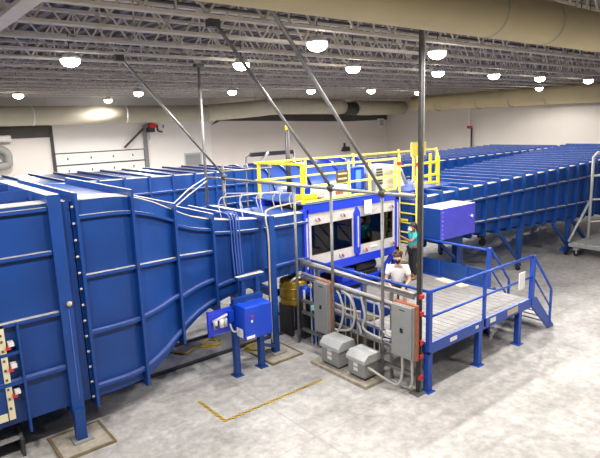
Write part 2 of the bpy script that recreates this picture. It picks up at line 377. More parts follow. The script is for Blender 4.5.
def lamp(x, y, label):
    global proto
    if proto is None:
        proto = thing('high_bay_lamp', (0, 0, 6.8), '', 'lamp', 'high-bay lamps under the roof')
        MB().tube([(0,0,7.0),(0,0,6.93),(0,0,6.88)], .2, 20, radii=[.12,.2,.22]).build('housing', 'white', proto)
        MB().tube([(0,0,6.88),(0,0,6.80),(0,0,6.74),(0,0,6.71)], .2, 20, radii=[.21,.20,.14,.05]).build('lens', 'lamp', proto)
        MB().tube([(0,0,7.0),(0,0,7.8)], .012, 5).build('hanger', 'dsteel', proto)
        o = proto
    else: o = copy_tree(proto)
    o.location = (x, y, 6.8); o['label'] = label
    ld = bpy.data.lights.new('lamp_light', 'SPOT'); ld.spot_size = math.radians(168); ld.spot_blend = .35; ld.shadow_soft_size = .16; ld.energy = POW * (.3 if y > 29 else 1.9 if y > 20 else 1.15 if y > 11 else 1); ld.color = (1, .95, .895)
    lo = bpy.data.objects.new('lamp_light', ld); lo.location = (x, y, 6.54); COL.objects.link(lo)
for x, y, l in lampv: lamp(x, y, l)
hid = [(-3.5,12.2),(.3,12.3),(-3.5,4.9),(.3,4.9),(4.0,4.9),(7.8,4.9),(11.6,4.9),(15.4,4.9),(-3.5,.5),(.3,.5),(4.0,.5),(7.8,.5),(-3.5,18),(28,12),(19.5,4.9),(23.5,4.9),(28,5),(15.3,.5),(32,8),(15.2,8.4),(20,8.4)]
for x, y in [(-3.5,12.2),(.3,12.3),(-3.5,18)]+[(xx, 5.2) for xx in (-3.5,.3,4.0,7.8,11.6)]+[(17.5,3.0),(11.5,1.0)]+[(32,16.5)]: lamp(x, y, 'high-bay lamp under the roof above and behind the camera, out of the picture') if y < 10 or x < 1 else lamp(x, y, 'high-bay lamp in the middle rows, at '+{14.5:'the centre of the hall',23:'the right of the hall',6:'the left of the hall',30:'the far right corner',32:'the right wall'}.get(x,'the side'))  # unseen lamps added for fill light, plus one by the right wall
for x, y in [(28,12)]: lamp(x, y, 'high-bay lamp hanging before the right wall, out of the picture')  # extra lamp added to light the right side

# ------------------------------------------------------------------ wind tunnel
AY, AZ = 11.0, 2.41
def ringloop(yn, yf, zb, zt, c):
    return [(yn+c,zb),(yf-c,zb),(yf,zb+c),(yf,zt-c),(yf-c,zt),(yn+c,zt),(yn,zt-c),(yn,zb+c)]
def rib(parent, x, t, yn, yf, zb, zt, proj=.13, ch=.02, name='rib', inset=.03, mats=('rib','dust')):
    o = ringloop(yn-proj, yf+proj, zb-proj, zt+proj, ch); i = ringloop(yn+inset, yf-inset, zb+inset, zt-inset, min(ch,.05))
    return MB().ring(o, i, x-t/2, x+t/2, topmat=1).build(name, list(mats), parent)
def skin(parent, xs, fn, mat='blue', cap0=False, cap1=False, name='skin'):
    b = MB(); R = []
    for x in xs:
        yn, yf, zb, zt = fn(x)
        R.append([b.bm.verts.new((x,*q)) for q in ((yn,zb),(yf,zb),(yf,zt),(yn,zt))])
    for p, q in zip(R, R[1:]):
        for k in range(4): 
            b._f([p[k], p[(k+1)%4], q[(k+1)%4], q[k]])
    if cap0: b._f(R[0][::-1])
    if cap1: b._f(R[-1])
    return b.build(name, mat, parent)
def ledge(parent, xs, fn, frac, side='n', d=.085, h=.03, name='stiffener'):   # horizontal angle following the wall
    b = MB(); R = []
    for x in xs:
        yn, yf, zb, zt = fn(x); z = (zb+zt)/2 + frac*(zt-zb)/2
        y = yn if side == 'n' else yf; s = -1 if side == 'n' else 1
        R.append([b.bm.verts.new(q) for q in ((x,y-s*.01,z),(x,y+s*d,z),(x,y+s*d,z-.055),(x,y+s*(d-.015),z-.055),(x,y+s*(d-.015),z-h),(x,y-s*.01,z-h))])
    n = 6
    for p, q in zip(R, R[1:]):
        for k in range(n):
            f = b._f([p[k], p[(k+1)%n], q[(k+1)%n], q[k]])
            if k == 0 and f: f.material_index = 1
    b._f(R[0][::-1]); b._f(R[-1])
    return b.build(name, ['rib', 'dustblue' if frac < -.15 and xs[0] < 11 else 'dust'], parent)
def roofglint(parent, xs, fn, w=.28, name='edge_strip'):       # cream strip painting the lamp glint along near roof edge
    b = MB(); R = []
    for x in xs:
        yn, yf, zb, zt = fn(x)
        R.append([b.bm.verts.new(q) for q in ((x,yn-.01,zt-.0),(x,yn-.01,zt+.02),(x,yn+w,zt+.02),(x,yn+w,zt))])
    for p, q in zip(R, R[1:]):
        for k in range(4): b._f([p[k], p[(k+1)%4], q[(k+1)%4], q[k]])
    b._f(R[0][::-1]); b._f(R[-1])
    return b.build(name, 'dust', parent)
frange = lambda a, b, n: [a+(b-a)*i/n for i in range(n+1)]

# settling chamber (left)
sc = thing('settling_chamber', (0, AY, 0), 'large square blue wind tunnel chamber at the left edge with a cream-framed hatch', 'wind tunnel')
fs = lambda x: (9.22, 12.78, .66, 4.17)
skin(sc, [-5, 2.62], fs, cap0=True, cap1=True)
for x in (-3.6, -1.6, .3): rib(sc, x, .1, *fs(x))
rib(sc, 2.36, .2, *fs(0), proj=.14, name='flange')
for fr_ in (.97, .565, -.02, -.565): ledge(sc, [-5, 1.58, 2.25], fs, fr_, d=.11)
MB().box(1.585, 9.08, .50, 1.62, 9.22, 2.36).build('rib', 'rib', sc)
roofglint(sc, [-5, 2.3], fs, .35)
MB().box(-5, 10.0, 4.17, 2.2, 10.05, 4.34).build('roof_stiffener', 'rib', sc); MB().box(-5, 11.5, 4.17, 2.2, 11.55, 4.34).build('roof_stiffener', 'rib', sc)
for q in (0, 1):
    yy = 9.1 if q == 0 else 12.9
    MB().box(2.27, yy-.06, .05, 2.44, yy+.1, .62).build('leg', 'rib', sc)
    MB().box(2.2, yy-.14, .03, 2.52, yy+.18, .06).build('foot_plate', 'greybox', sc)
b = MB(); b.sphere((2.40, 9.05, 2.50), .045); b.build('lifting_eye', 'tan', sc)
pk = MB().box(2.38, 9.07, .8, 2.392, 9.085, 2.4).build('seam_line', 'gloss', sc)
ht = MB(); ht.box(0.35, 9.14, .92, 1.32, 9.22, 2.28); h = ht.build('hatch', 'blue', sc)
hf = MB(); hf.box(1.32, 9.11, .80, 1.41, 9.21, 2.36); hf.box(.3, 9.11, 2.26, 1.30, 9.21, 2.36); hf.box(.3, 9.11, .80, 1.30, 9.21, .92)
hf.build('hatch_gasket', 'cream', h)
for z in (.98, 1.14, 1.30, 1.46, 1.62, 1.78, 1.94, 2.1, 2.2): MB().box(1.34, 9.095, z, 1.37, 9.11, z+.035).build('gasket_bolt', 'brown', h)
for z in (1.22, 1.66, 2.02):
    MB().box(1.44, 9.06, z, 1.52, 9.2, z+.06).build('clamp_head', 'white', h); MB().box(1.40, 9.07, z-.05, 1.47, 9.2, z).build('clamp_tip', 'red', h)
for z in (1.36, 1.86): MB().box(.9, 9.1, z, 1.6, 9.2, z+.05).build('crossbar', 'rib', h)
gp_ = tag(MB().box(1.95, 8.70, 0, 2.75, 9.5, .03).build('grout_pad', 'pad', loc=(2.3, 9.1, 0)), 'square tan grout pad under the tall blue column at lower left', 'pad')
rm = MB(); [rm.box(*q) for q in ((1.95-.05,8.7-.05,0,2.75+.05,8.7,.035),(1.95-.05,9.5,0,2.75+.05,9.5+.05,.035),(1.95-.05,8.7,0,1.95,9.5,.035),(2.75,8.7,0,2.75+.05,9.5,.035))]; rm.build('rim', 'rim', gp_)

# contraction
ct = thing('contraction_section', (5, AY, 0), 'curved blue contraction of the wind tunnel narrowing from chamber to test section', 'wind tunnel')
TAB = [(2.62,1.78,1.755),(3.3,1.78,1.755),(3.66,1.755,1.72),(4.15,1.58,1.55),(4.65,1.31,1.31),(5.15,1.12,1.08),(5.65,1.00,.94),(6.2,.94,.84),(7.0,.92,.76),(7.6,.90,.73),(8.42,.88,.72)]
def fc(x):
    a = lerp_tab(TAB, x-.18); b_ = lerp_tab(TAB, x); c = lerp_tab(TAB, x+.18)
    w_, h_ = [(p+2*q+r)/4 for p, q, r in zip(a, b_, c)]
    return (AY-w_, AY+w_, AZ-h_, AZ+h_)
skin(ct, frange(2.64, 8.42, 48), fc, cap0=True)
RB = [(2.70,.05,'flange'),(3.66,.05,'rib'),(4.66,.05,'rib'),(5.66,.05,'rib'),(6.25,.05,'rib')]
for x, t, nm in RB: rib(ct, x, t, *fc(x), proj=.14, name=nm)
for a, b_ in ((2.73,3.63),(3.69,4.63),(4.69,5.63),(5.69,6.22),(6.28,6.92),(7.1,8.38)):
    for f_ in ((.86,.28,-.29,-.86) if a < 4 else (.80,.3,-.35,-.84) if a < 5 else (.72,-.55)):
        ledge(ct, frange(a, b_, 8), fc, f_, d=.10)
    roofglint(ct, frange(a, b_, 8), fc, .22 if a > 3 else .5)
for i in range(13): MB().tube([(2.66, 9.14, .72+.28*i), (2.62, 9.14, .72+.28*i)], .02, 6).build('bolt', 'silver', ct)
# column frame at the small end
yn, yf, zb, zt = fc(7.0)
fr = MB(); fr.box(6.93, 9.62, 0.03, 7.08, 9.76, 3.28); fr.build('column', 'rib', ct); MB().box(6.93, 12.24, .03, 7.08, 12.38, 3.28).build('column', 'rib', ct)
MB().box(6.93, 9.76, 3.14, 7.08, 12.24, 3.28, top=1).build('top_beam', ['rib', 'dust'], ct)
MB().box(6.93, 9.76, 1.42, 7.08, 12.24, 1.58).build('bottom_beam', 'rib', ct)
MB().box(6.85, 9.5, .03, 7.2, 9.9, .06).build('foot_plate', 'greybox', ct)
MB().bar((7.0, 9.7, .35), (6.45, 9.7, .95), .08).build('brace', 'rib', ct)
gp_ = tag(MB().box(6.6, 9.25, 0, 7.4, 10.05, .03).build('grout_pad', 'pad', loc=(7, 9.65, 0)), 'square tan grout pad under the blue column beside the blue control box', 'pad')
rm = MB(); [rm.box(*q) for q in ((6.6-.05,9.25-.05,0,7.4+.05,9.25,.035),(6.6-.05,10.05,0,7.4+.05,10.05+.05,.035),(6.6-.05,9.25,0,6.6,10.05,.035),(7.4,9.25,0,7.4+.05,10.05,.035))]; rm.build('rim', 'rim', gp_)

# test section
ts = thing('test_section', (10.2, AY, 0), 'vivid blue wind tunnel test section with two dark windows in a pale metal frame', 'wind tunnel')
X0, X1, YN, YF, ZB, ZT = 8.46, 11.9, 10.15, 11.85, 1.78, 3.07
b = MB(); b.box(8.4, 10.06, 3.09, 11.84, 10.2, 3.28); b.build('top_beam', 'vivid', ts)
MB().box(8.4, 10.08, 3.285, 11.84, 12.1, 3.32).build('roof_plate', 'blue', ts)
MB().box(8.35, 11.9, 3.09, 11.84, 12.1, 3.28).build('top_beam', 'vivid', ts)
b = MB(); b.box(8.4, 10.06, 1.52, 11.84, 10.2, 1.74); b.build('bottom_beam', 'vivid', ts)
MB().box(8.35, 11.9, 1.52, 11.84, 12.1, 1.74).build('bottom_beam', 'vivid', ts)
MB().box(8.4, 10.2, 1.6, 11.84, 11.9, 1.72).build('floor_plate', 'dark', ts)
MB().box(10.2, 11.86, 1.74, 11.84, 11.92, 3.09).build('far_panel', 'dark', ts)
MB().box(8.4, 11.86, 2.75, 10.2, 11.92, 3.09).build('far_panel', 'silver', ts); MB().box(8.4, 11.86, 1.74, 10.2, 11.92, 2.0).build('far_panel', 'silver', ts)
MB().box(8.4, 11.88, 2.0, 10.2, 11.9, 2.75).build('far_window_pane', 'glass', ts)
for xa in (8.30, 11.69): 
    cm = MB().box(xa, 10.06, 1.45, xa+.15, 10.22, 3.2).build('end_post', 'vivid', ts)
    MB().box(xa+.06, 10.045, 1.7, xa+.1, 10.06, 3.0).build('post_strip', 'silver', cm)
    MB().box(xa, 11.88, 1.45, xa+.17, 12.1, 3.2).build('end_post', 'vivid', ts)
WX = [(8.56, 10.0), (10.22, 11.62)]; WZ = (2.0, 2.78)
b = MB(); b.box(8.45, 10.1, WZ[1], 11.70, 10.16, 3.09); b.build('upper_frame', 'silver', ts)
b = MB(); b.box(8.45, 10.1, 1.74, 11.70, 10.16, WZ[0]); b.build('lower_frame', 'silver', ts)
for xa, xb in ((8.45, 8.56), (10.0, 10.22), (11.62, 11.70)): MB().box(xa, 10.1, WZ[0], xb, 10.16, WZ[1]).build('frame_stile', 'silver', ts)
for xa, xb in WX:
    g = MB().box(xa, 10.12, WZ[0], xb, 10.14, WZ[1]).build('window_pane', 'glass', ts)
cp = MB().prism([(10.13,1.72),(10.22,1.84),(10.22,2.92),(10.13,3.06),(10.04,2.92),(10.04,1.84)], 'y', 10.02, 10.12).build('centre_post', 'vivid', ts)
MB().box(10.11, 10.005, 1.98, 10.15, 10.02, 2.82).build('post_strip', 'silver', cp)
for (xx, zz) in ((8.75,2.93),(9.62,2.93),(10.62,2.93),(11.5,2.93),(8.62,1.86),(9.55,1.86),(10.45,1.86),(11.55,1.86)):
    k = MB(); k.tube([(xx,10.1,zz),(xx,10.06,zz)], .055, 12); k = k.build('clamp', 'lidgrey', ts)
    MB().bar((xx+.02,10.055,zz+.02), (xx+.08,10.055,zz-.06), .03).build('clamp_lever', 'red', k)
lm = MB().box(10.68, 10.085, 1.86, 10.95, 10.10, 1.91).build('label_plate', 'paper', ts)
MB().box(10.35, 9.98, 2.86, 10.62, 9.998, 3.22).build('paper_notice', 'paper', ts)
MB().box(8.66, 11.2, 1.72, 8.95, 11.5, 2.45).build('model_stand', 'white', ts); MB().tube([(9.1, 11.4, 2.3), (9.6, 11.4, 2.3)], .2, 14).build('model', 'white', ts)
for xa in (8.5, 11.62):
    for ya in (10.1, 11.9): MB().box(xa, ya-.07, 0, xa+.14, ya+.07, 1.52).build('leg', 'vivid', ts)
MB().bar((11.6, 10.1, 1.5), (10.9, 10.1, .9), .1).build('brace', 'vivid', ts)
MB().box(8.5, 10.05, .95, 11.8, 10.15, 1.1).build('lower_beam', 'vivid', ts)
MB().box(8.5, 11.85, .5, 11.8, 11.95, .68).build('lower_beam', 'rail', ts)
md = thing('drive_unit', (10.2, 10.6, 0), 'dark motor cabinet with a blue box under the test section windows', 'machine')
MB().box(9.2, 10.3, .05, 11.2, 11.4, 1.15).build('cabinet', 'dark', md, bevel=.03)
MB().box(9.5, 10.0, 1.12, 9.95, 10.29, 1.42).build('blue_box', 'vivid', md); MB().tube([(10.3,10.4,1.3),(11.1,10.4,1.3)], .14, 14).build('cylinder', 'dsteel', md)

# diffuser (right)
df = thing('diffuser_section', (18, AY, 0), 'long ribbed blue diffuser of the wind tunnel widening to the right', 'wind tunnel')
def fd(x):
    y = 9.75-.055*(x-12.1); h_ = .64+.037*(x-12.1)
    return (y, 22-y, AZ-h_, AZ+h_)
skin(df, [12.05, 20, 29.5], fd, cap0=True, cap1=True)
xs = [12.5+.71*i for i in range(24)]
for i, x in enumerate(xs):
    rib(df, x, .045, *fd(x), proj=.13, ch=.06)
    if i < len(xs)-1: roofglint(df, [x+.03, x+.68], fd, .16)
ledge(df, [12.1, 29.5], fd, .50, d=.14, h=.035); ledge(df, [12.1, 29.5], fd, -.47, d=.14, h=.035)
def trestle(x, deep=True):
    yn = fd(x)[0]-.08; z1 = fd(x)[2]
    for y in (yn+.0, 22-yn):
        b = MB(); b.hexa([(x-.09,y-.04,.2),(x+.09,y-.04,.2),(x+.09,y+.06,.2),(x-.09,y+.06,.2),(x-.16,y-.04,z1-.05),(x+.16,y-.04,z1-.05),(x+.16,y+.06,z1-.05),(x-.16,y+.06,z1-.05)])
        b.build('leg', 'rib', df)
        MB().bar((x-.15, y, .5), (x-1.25, y, z1-.1), .1).build('brace', 'rib', df)
        c = MB().box(x-.1, y-.06, .16, x+.1, y+.08, .22).build('caster', 'dsteel', df)
        MB().tube([(x-.03,y+.01,.085),(x+.03,y+.01,.085)], .085, 14).build('wheel', 'black', c)
        MB().box(x-.05, y-.0, .06, x+.05, y+.02, .18).build('fork', 'dsteel', c)
trestle(17.35); trestle(20.6); trestle(25.5)
MB().box(20.2, 9.15, .2, 22.4, 9.3, .32).build('base_beam', 'rib', df)
MB().bar((22.2, 9.2, .3), (20.9, 9.2, 1.3), .1).build('brace', 'rib', df)
for x in (14.2,): 
    MB().box(x-.15, 9.62, .02, x+.15, 9.8, 1.75).build('support_post', 'rib', df); MB().bar((x-.15, 9.7, 1.0), (x-1.05, 9.7, 1.7), .09).build('brace', 'rib', df)
cw = MB().box(15.9, 9.9, 1.3, 16.1, 10.1, 1.62).build('caster', 'dsteel', df); MB().tube([(15.95,9.95,1.15),(16.0,9.95,1.15)], .13, 12).build('wheel', 'black', cw)
# violet side box
sb = thing('side_cabinet', (12.9, 9.0, 2.0), 'glossy violet-blue cabinet hung on the near side of the diffuser beside the ladder', 'cabinet')
MB().box(12.1, 8.8, 2.0, 13.72, 9.6, 2.88, top=1).build('body', ['violet', 'dust'], sb, bevel=.012)
MB().box(12.085, 8.83, 2.0, 12.1, 9.6, 2.86).build('end_panel', 'blue', sb)
MB().tube([(13.5,8.79,2.52),(13.5,8.74,2.52)], .04, 10).build('knob', 'silver', sb)
for i in range(7): MB().tube([(12.16,8.795,2.06+.12*i),(12.16,8.785,2.06+.12*i)], .015, 6).build('bolt', 'silver', sb)
MB().prism([(12.7,2.0),(13.75,2.0),(13.4,1.72),(12.9,1.72)], 'y', 9.1, 9.6).build('under_bracket', 'rib', sb)

# return leg, three things
AY2 = 16.6
rl = thing('return_duct', (3, AY2, 0), 'ribbed blue return duct of the wind tunnel behind the chamber at left', 'wind tunnel')
def fr1(x):
    t = (x+6)/16; y = 14.1+.75*t; h_ = 1.78-.36*t
    return (y, 2*AY2-y, AZ-h_, AZ+h_)
skin(rl, [-6, 2, 10.3], fr1, cap0=True, cap1=True)
for i in range(22): rib(rl, -5.4+.74*i, .06, *fr1(-5.4+.74*i), proj=.06)
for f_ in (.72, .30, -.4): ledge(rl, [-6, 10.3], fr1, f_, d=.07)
roofglint(rl, [-6, 10.2], fr1, .15)
for x in (-3, 1.5, 6, 9.5):
    for y in (14.7, 18.5): MB().box(x, y, 0, x+.16, y+.16, .9).build('leg', 'rib', rl)
fan = thing('fan_housing', (13.4, AY2, 0), 'round blue fan housing with hoop ribs behind the yellow guard rail', 'wind tunnel')
MB().tube([(10.3+.2*i, AY2, AZ) for i in range(32)], 1.40, 40).build('barrel', 'gloss', fan)
for i in range(8):
    x = 10.5+.82*i
    MB().tube([(x, AY2, AZ), (x+.07, AY2, AZ)], 1.5, 40).build('hoop', 'vivid' if i > 4 else 'rib', fan)
for x in (11, 15.5):
    for y in (15.7, 17.4): MB().box(x, y, 0, x+.2, y+.2, 1.4).build('leg', 'rib', fan)
rr = thing('return_duct', (24, AY2, 0), 'ribbed blue return duct of the wind tunnel beyond the diffuser at right', 'wind tunnel')
def fr2(x):
    t = (x-16.5)/14; y = 15.0-.4*t; h_ = .98+.10*t
    return (y, 2*AY2-y, AZ-h_, AZ+h_)
skin(rr, [16.5, 22, 31], fr2, cap0=True, cap1=True)
for i in range(19): rib(rr, 17+.75*i, .05, *fr2(17+.75*i), proj=.13, ch=.06)
for f_ in (.5, -.47): ledge(rr, [16.6, 31], fr2, f_, d=.12)
roofglint(rr, [16.6, 31], fr2, .15)
for x in (19, 24, 29):
    for y in (15.4, 17.6): MB().box(x, y, 0, x+.16, y+.16, 1.5).build('leg', 'rib', rr)

# ------------------------------------------------------------------ platform and stairs
pf = thing('work_platform', (10, 7.7, 0), 'blue steel work platform with railings and grey deck in front of the test section', 'platform')
PX0, PX1, PY0, PY1, PZ = 8.07, 12.06, 6.1, 9.62, 1.0
dk = MB()
n = 20
for i in range(n):
    xa = PX0+.06+(PX1-PX0-.12)*i/n; dk.box(xa, PY0+.05, PZ-.05, xa+(PX1-PX0-.12)/n-.012, 7.75 if xa < 9.05 else PY1, PZ)
dk.build('deck', 'grating', pf)
dp_ = MB().box(PX0+.06, PY0+.05, PZ-.09, PX1-.06, 7.74, PZ-.055); dp_.box(9.1, 7.74, PZ-.09, PX1-.06, PY1, PZ-.055); dp_.build('deck_pan', 'greybox', pf)
MB().box(9.04, 7.75, PZ-.2, 9.1, PY1, PZ+.02).build('edge_channel', 'rail', pf)
sch = MB().box(PX0, PY0, PZ-.2, PX1, PY0+.06, PZ+.03).build('edge_channel', 'rail', pf)
for xa, xb, za, zb_, m_ in ((10.2,10.42,.88,.98,'paper'),(10.9,11.35,.86,.99,'tan'),(8.75,8.98,.87,.95,'paper'),(9.65,9.75,.9,.96,'paper')):
    MB().box(xa, PY0-.008, za, xb, PY0, zb_).build('label_plate', m_, sch)
MB().box(PX0, PY0, PZ-.2, PX0+.06, PY1, PZ+.03).build('edge_channel', 'rail', pf); MB().box(PX1-.06, 7.25, PZ-.2, PX1, PY1, PZ+.03).build('edge_channel', 'rail', pf)
MB().box(PX0, PY1, PZ-.2, PX1, PY1+.06, PZ+.0).build('edge_channel', 'rail', pf)
for x, y in ((8.12,6.16),(9.85,6.16),(11.5,6.16),(8.12,9.5),(11.9,9.5),(11.63,7.05)):
    lg = MB().box(x-.06, y-.06, 0, x+.06, y+.06, PZ-.2).build('leg', 'rail', pf)
    MB().box(x-.11, y-.11, 0, x+.11, y+.11, .015).build('foot_plate', 'rail', lg)
RZ1 = 2.06
for x, y, r in ((8.1,6.13,.045),(12.02,6.13,.05),(10.0,6.13,.03),(8.1,9.5,.04),(8.1,7.9,.03),(12.03,7.28,.045),(12.03,9.4,.035)):
    MB().box(x-r, y-r, PZ-.15, x+r, y+r, RZ1).build('rail_post', 'rail', pf)
MB().tube([(8.1,6.13,RZ1),(12.02,6.13,RZ1)], .033).build('handrail', 'rail', pf); MB().tube([(8.1,6.13,1.55),(12.02,6.13,1.55)], .025).build('mid_rail', 'rail', pf)
MB().tube([(8.1,6.13,RZ1),(8.1,9.62,RZ1)], .033).build('handrail', 'rail', pf); MB().tube([(8.1,6.13,1.55),(8.1,9.62,1.55)], .025).build('mid_rail', 'rail', pf)
MB().tube([(12.03,7.28,RZ1-.06),(12.03,9.4,RZ1-.06)], .033).build('handrail', 'rail', pf)
tb = MB().box(12.03, 7.25, PZ+.03, 12.06, 9.4, 1.47).build('kick_panel', 'rib', pf)
for y in (7.9, 8.75): MB().box(12.0, y, PZ+.03, 12.03, y+.05, 1.47).build('panel_stiffener', 'rail', tb)
MB().box(11.3, 6.06, 1.38, 11.55, 6.08, 1.78).build('notice_sheet', 'paper', pf)
ss = thing('steel_stairs', (12.55, 6.7, 0), 'short blue steel stairs with sloped handrails at the right end of the platform', 'stairs')
for y in (6.12, 7.22):
    MB().prism([(12.07,1.0),(12.25,1.0),(13.2,.05),(13.2,0),(12.95,0),(12.07,.78)], 'y', y, y+.05).build('stringer', 'rail', ss)
for k in range(4):
    z = .8-.2*k; x = 12.15+.24*k
    MB().box(x, 6.17, z-.03, x+.24, 7.22, z).build('tread', 'conduit', ss)
for y in (6.13, 7.27):
    MB().tube([(12.1,y,2.0),(12.98,y,1.05),(13.02,y,.97)], .03).build('handrail', 'rail', ss)
    MB().tube([(12.1,y,1.5),(13.0,y,.55)], .022).build('mid_rail', 'rail', ss)
    MB().box(12.98, y-.025, 0.1, 13.03, y+.025, 1.0).build('rail_post', 'rail', ss)
tag(MB().hexa([(11.6,7.8,PZ+.002),(11.85,7.72,PZ+.002),(11.98,8.62,PZ+.002),(11.72,8.7,PZ+.002),(11.6,7.8,PZ+.03),(11.85,7.72,PZ+.03),(11.98,8.62,PZ+.03),(11.72,8.7,PZ+.03)]).build('deck_plank', 'cream', loc=(11.8,8.2,PZ)), 'cream plank lying flat on the platform deck by the kick panel', 'plank')

# ------------------------------------------------------------------ mast, gantry, rack
GX = 7.8
ms = thing('steel_mast', (7.9, 6.25, 0), 'tall dark steel mast from floor to roof beside the platform corner', 'post')
b = MB(); b.box(7.90, 6.22, .02, 7.955, 6.28, 7.0); b.build('post', 'dsteel', ms)
b = MB(); b.box(7.957, 6.20, .02, 7.98, 6.25, 7.0); b.build('channel', 'steel', ms)
MB().box(7.78, 6.12, 0, 8.04, 6.36, .02).build('foot_plate', 'steel', ms)
gp = thing('pipe_gantry', (GX, 9.9, 0), 'grey pipe gantry of one long crossbar with drop posts over the test section', 'frame')
MB().tube([(GX, 6.25, 3.92), (GX, 13.85, 3.85)], .036, 10).build('crossbar', 'steel', gp)
for y in (7.05, 8.52, 9.78): MB().tube([(GX, y, 3.9), (GX, y, .02)], .033, 10).build('drop_post', 'steel', gp)
MB().tube([(GX, 12.85, 3.85), (GX, 12.85, 3.0)], .035, 10).build('drop_post', 'steel', gp)
for y in (7.05, 8.52, 12.85): MB().sphere((GX, y, 3.92), .09).build('joint', 'dsteel', gp)
hp = thing('hanging_post', (GX, 13.85, 3.0), 'thin grey vertical post hanging from the roof at the left end of the crossbar', 'post')
MB().tube([(GX, 13.85, 7.0), (GX, 13.85, 2.4)], .042, 10).build('post', 'steel', hp)
MB().box(GX-.12, 13.75, 6.92, GX+.12, 13.95, 7.0).build('bracket', 'dsteel', hp)
for y, yt, zt_, lab in ((7.05, 6.45, 7.0, 'right steel brace strut sloping from the roof to the crossbar near the mast'), (8.52, 8.05, 7.0, 'middle steel brace strut sloping from the roof joist to the crossbar'), (12.85, 12.85, 6.98, 'left steel brace strut sloping from the roof to the crossbar end')):
    b = thing('brace_strut', (GX, y, 3.92), lab, 'strut')
    xt = {7.05:4.75, 8.52:4.85, 12.85:5.15}[y]
    MB().tube([(GX, y, 3.95), (xt, yt, zt_)], .032, 10).build('tube', 'steel', b)
    MB().box(xt-.1, yt-.07, zt_-.12, xt+.1, yt+.07, zt_+.05).build('beam_clamp', 'dsteel', b)
rk = thing('conduit_rack', (7.92, 8, 0), 'long grey strut rack of horizontal rails between the mast and the test section', 'rack')
for z in (2.0, 1.66, 1.08, .79, .35):
    rrl = MB().box(7.88, 6.33, z-.03, 7.96, 9.75, z+.03).build('rail', 'steel', rk)
    MB().box(7.87, 6.15, z-.04, 7.97, 6.2, z+.04).build('end_cap', 'red', rrl)
MB().tube([(7.98,6.4,1.92),(7.98,9.9,2.05)], .05, 10).build('conduit', 'conduit', rk); MB().tube([(7.84,6.5,1.72),(7.84,9.6,1.80)], .035, 8).build('conduit', 'conduit', rk)
for y in (6.95, 7.7, 9.2): MB().box(7.97, y, .0, 8.02, y+.06, 2.0).build('upright', 'steel', rk)
for y, z1 in ((8.32,1.64),(8.15,1.64),(7.95,1.06),(7.45,1.64),(7.3,1.06),(9.35,1.98),(9.5,1.64)): MB().tube([(7.98,y,.02),(7.98,y,z1)], .016, 6).build('vertical_conduit', 'conduit', rk)
for i, pts in enumerate([
    [(7.85,8.45,1.62),(7.8,8.3,1.55),(7.8,8.2,1.2),(7.8,8.35,.75),(7.8,8.6,.55)],
    [(7.85,8.3,1.66),(7.8,8.0,1.6),(7.8,7.85,1.3),(7.8,7.95,.9),(7.82,8.3,.75),(7.82,8.6,.7)],
    [(7.85,7.7,1.66),(7.8,7.55,1.3),(7.8,7.6,1.0),(7.8,7.2,.92),(7.8,6.85,.95)],
    [(7.85,7.2,1.66),(7.8,7.1,1.4),(7.8,7.1,1.15),(7.8,6.9,1.05),(7.8,6.8,1.05)],
    [(7.75,6.5,.78),(7.75,6.5,.35),(7.7,6.6,.12),(7.6,6.9,.22),(7.5,7.2,.35)],
    [(7.8,6.3,.78),(7.8,6.3,.2),(7.85,6.5,.06),(7.9,6.9,.05)],
    [(7.85,8.0,1.64),(7.9,7.9,1.2),(7.9,7.75,.8)]]):
    MB().tube(bez(pts, 8), .026, 8).build('flex_conduit', 'conduit', rk)
def cabinet(y0, y1, z0, z1, lab, ear):
    t = thing('electrical_cabinet', (7.75, (y0+y1)/2, z0), lab, 'cabinet')
    MB().box(7.75, y0-.03, z0-.03, 7.84, y1+.03, z1+.03).build('back_frame', 'orange', t, bevel=.01)
    MB().box(7.69, y0+.0, z0, 7.75, y1, z1).build('case', 'greybox', t)
    dd = MB().box(7.66, y0+.02, z0+.01, 7.69, y1-.0, z1-.01).build('door', 'greybox', t, bevel=.008)
    MB().box(7.645, (y0+y1)/2-.03, (z0+z1)/2-.02, 7.66, (y0+y1)/2+.03, (z0+z1)/2+.07).build('latch', 'black', dd)
    MB().box(7.65, (y0+y1)/2-.08, z1-.1, 7.66, (y0+y1)/2+.05, z1-.085).build('name_plate', 'dark', dd)
    return t
cabinet(8.56, 9.02, .58, 1.78, 'grey electrical cabinet on the rack behind the left transformer', False)
cabinet(6.19, 6.70, .76, 1.82, 'grey electrical cabinet with orange edges on the rack next to the mast', True)
tag(MB().box(7.80, 6.85, 1.0, 7.87, 7.0, 1.12).build('junction_box', 'paper', loc=(7.85,6.9,1.0)), 'small pale junction box on the rack left of the orange-edged cabinet', 'box')
tag(MB().box(7.80, 9.2, .98, 7.87, 9.3, 1.08).build('junction_box', nmat('mint', (.35,.75,.6), .5), loc=(7.85,9.2,1.0)), 'small mint green box on the rack left of the grey cabinet', 'box')
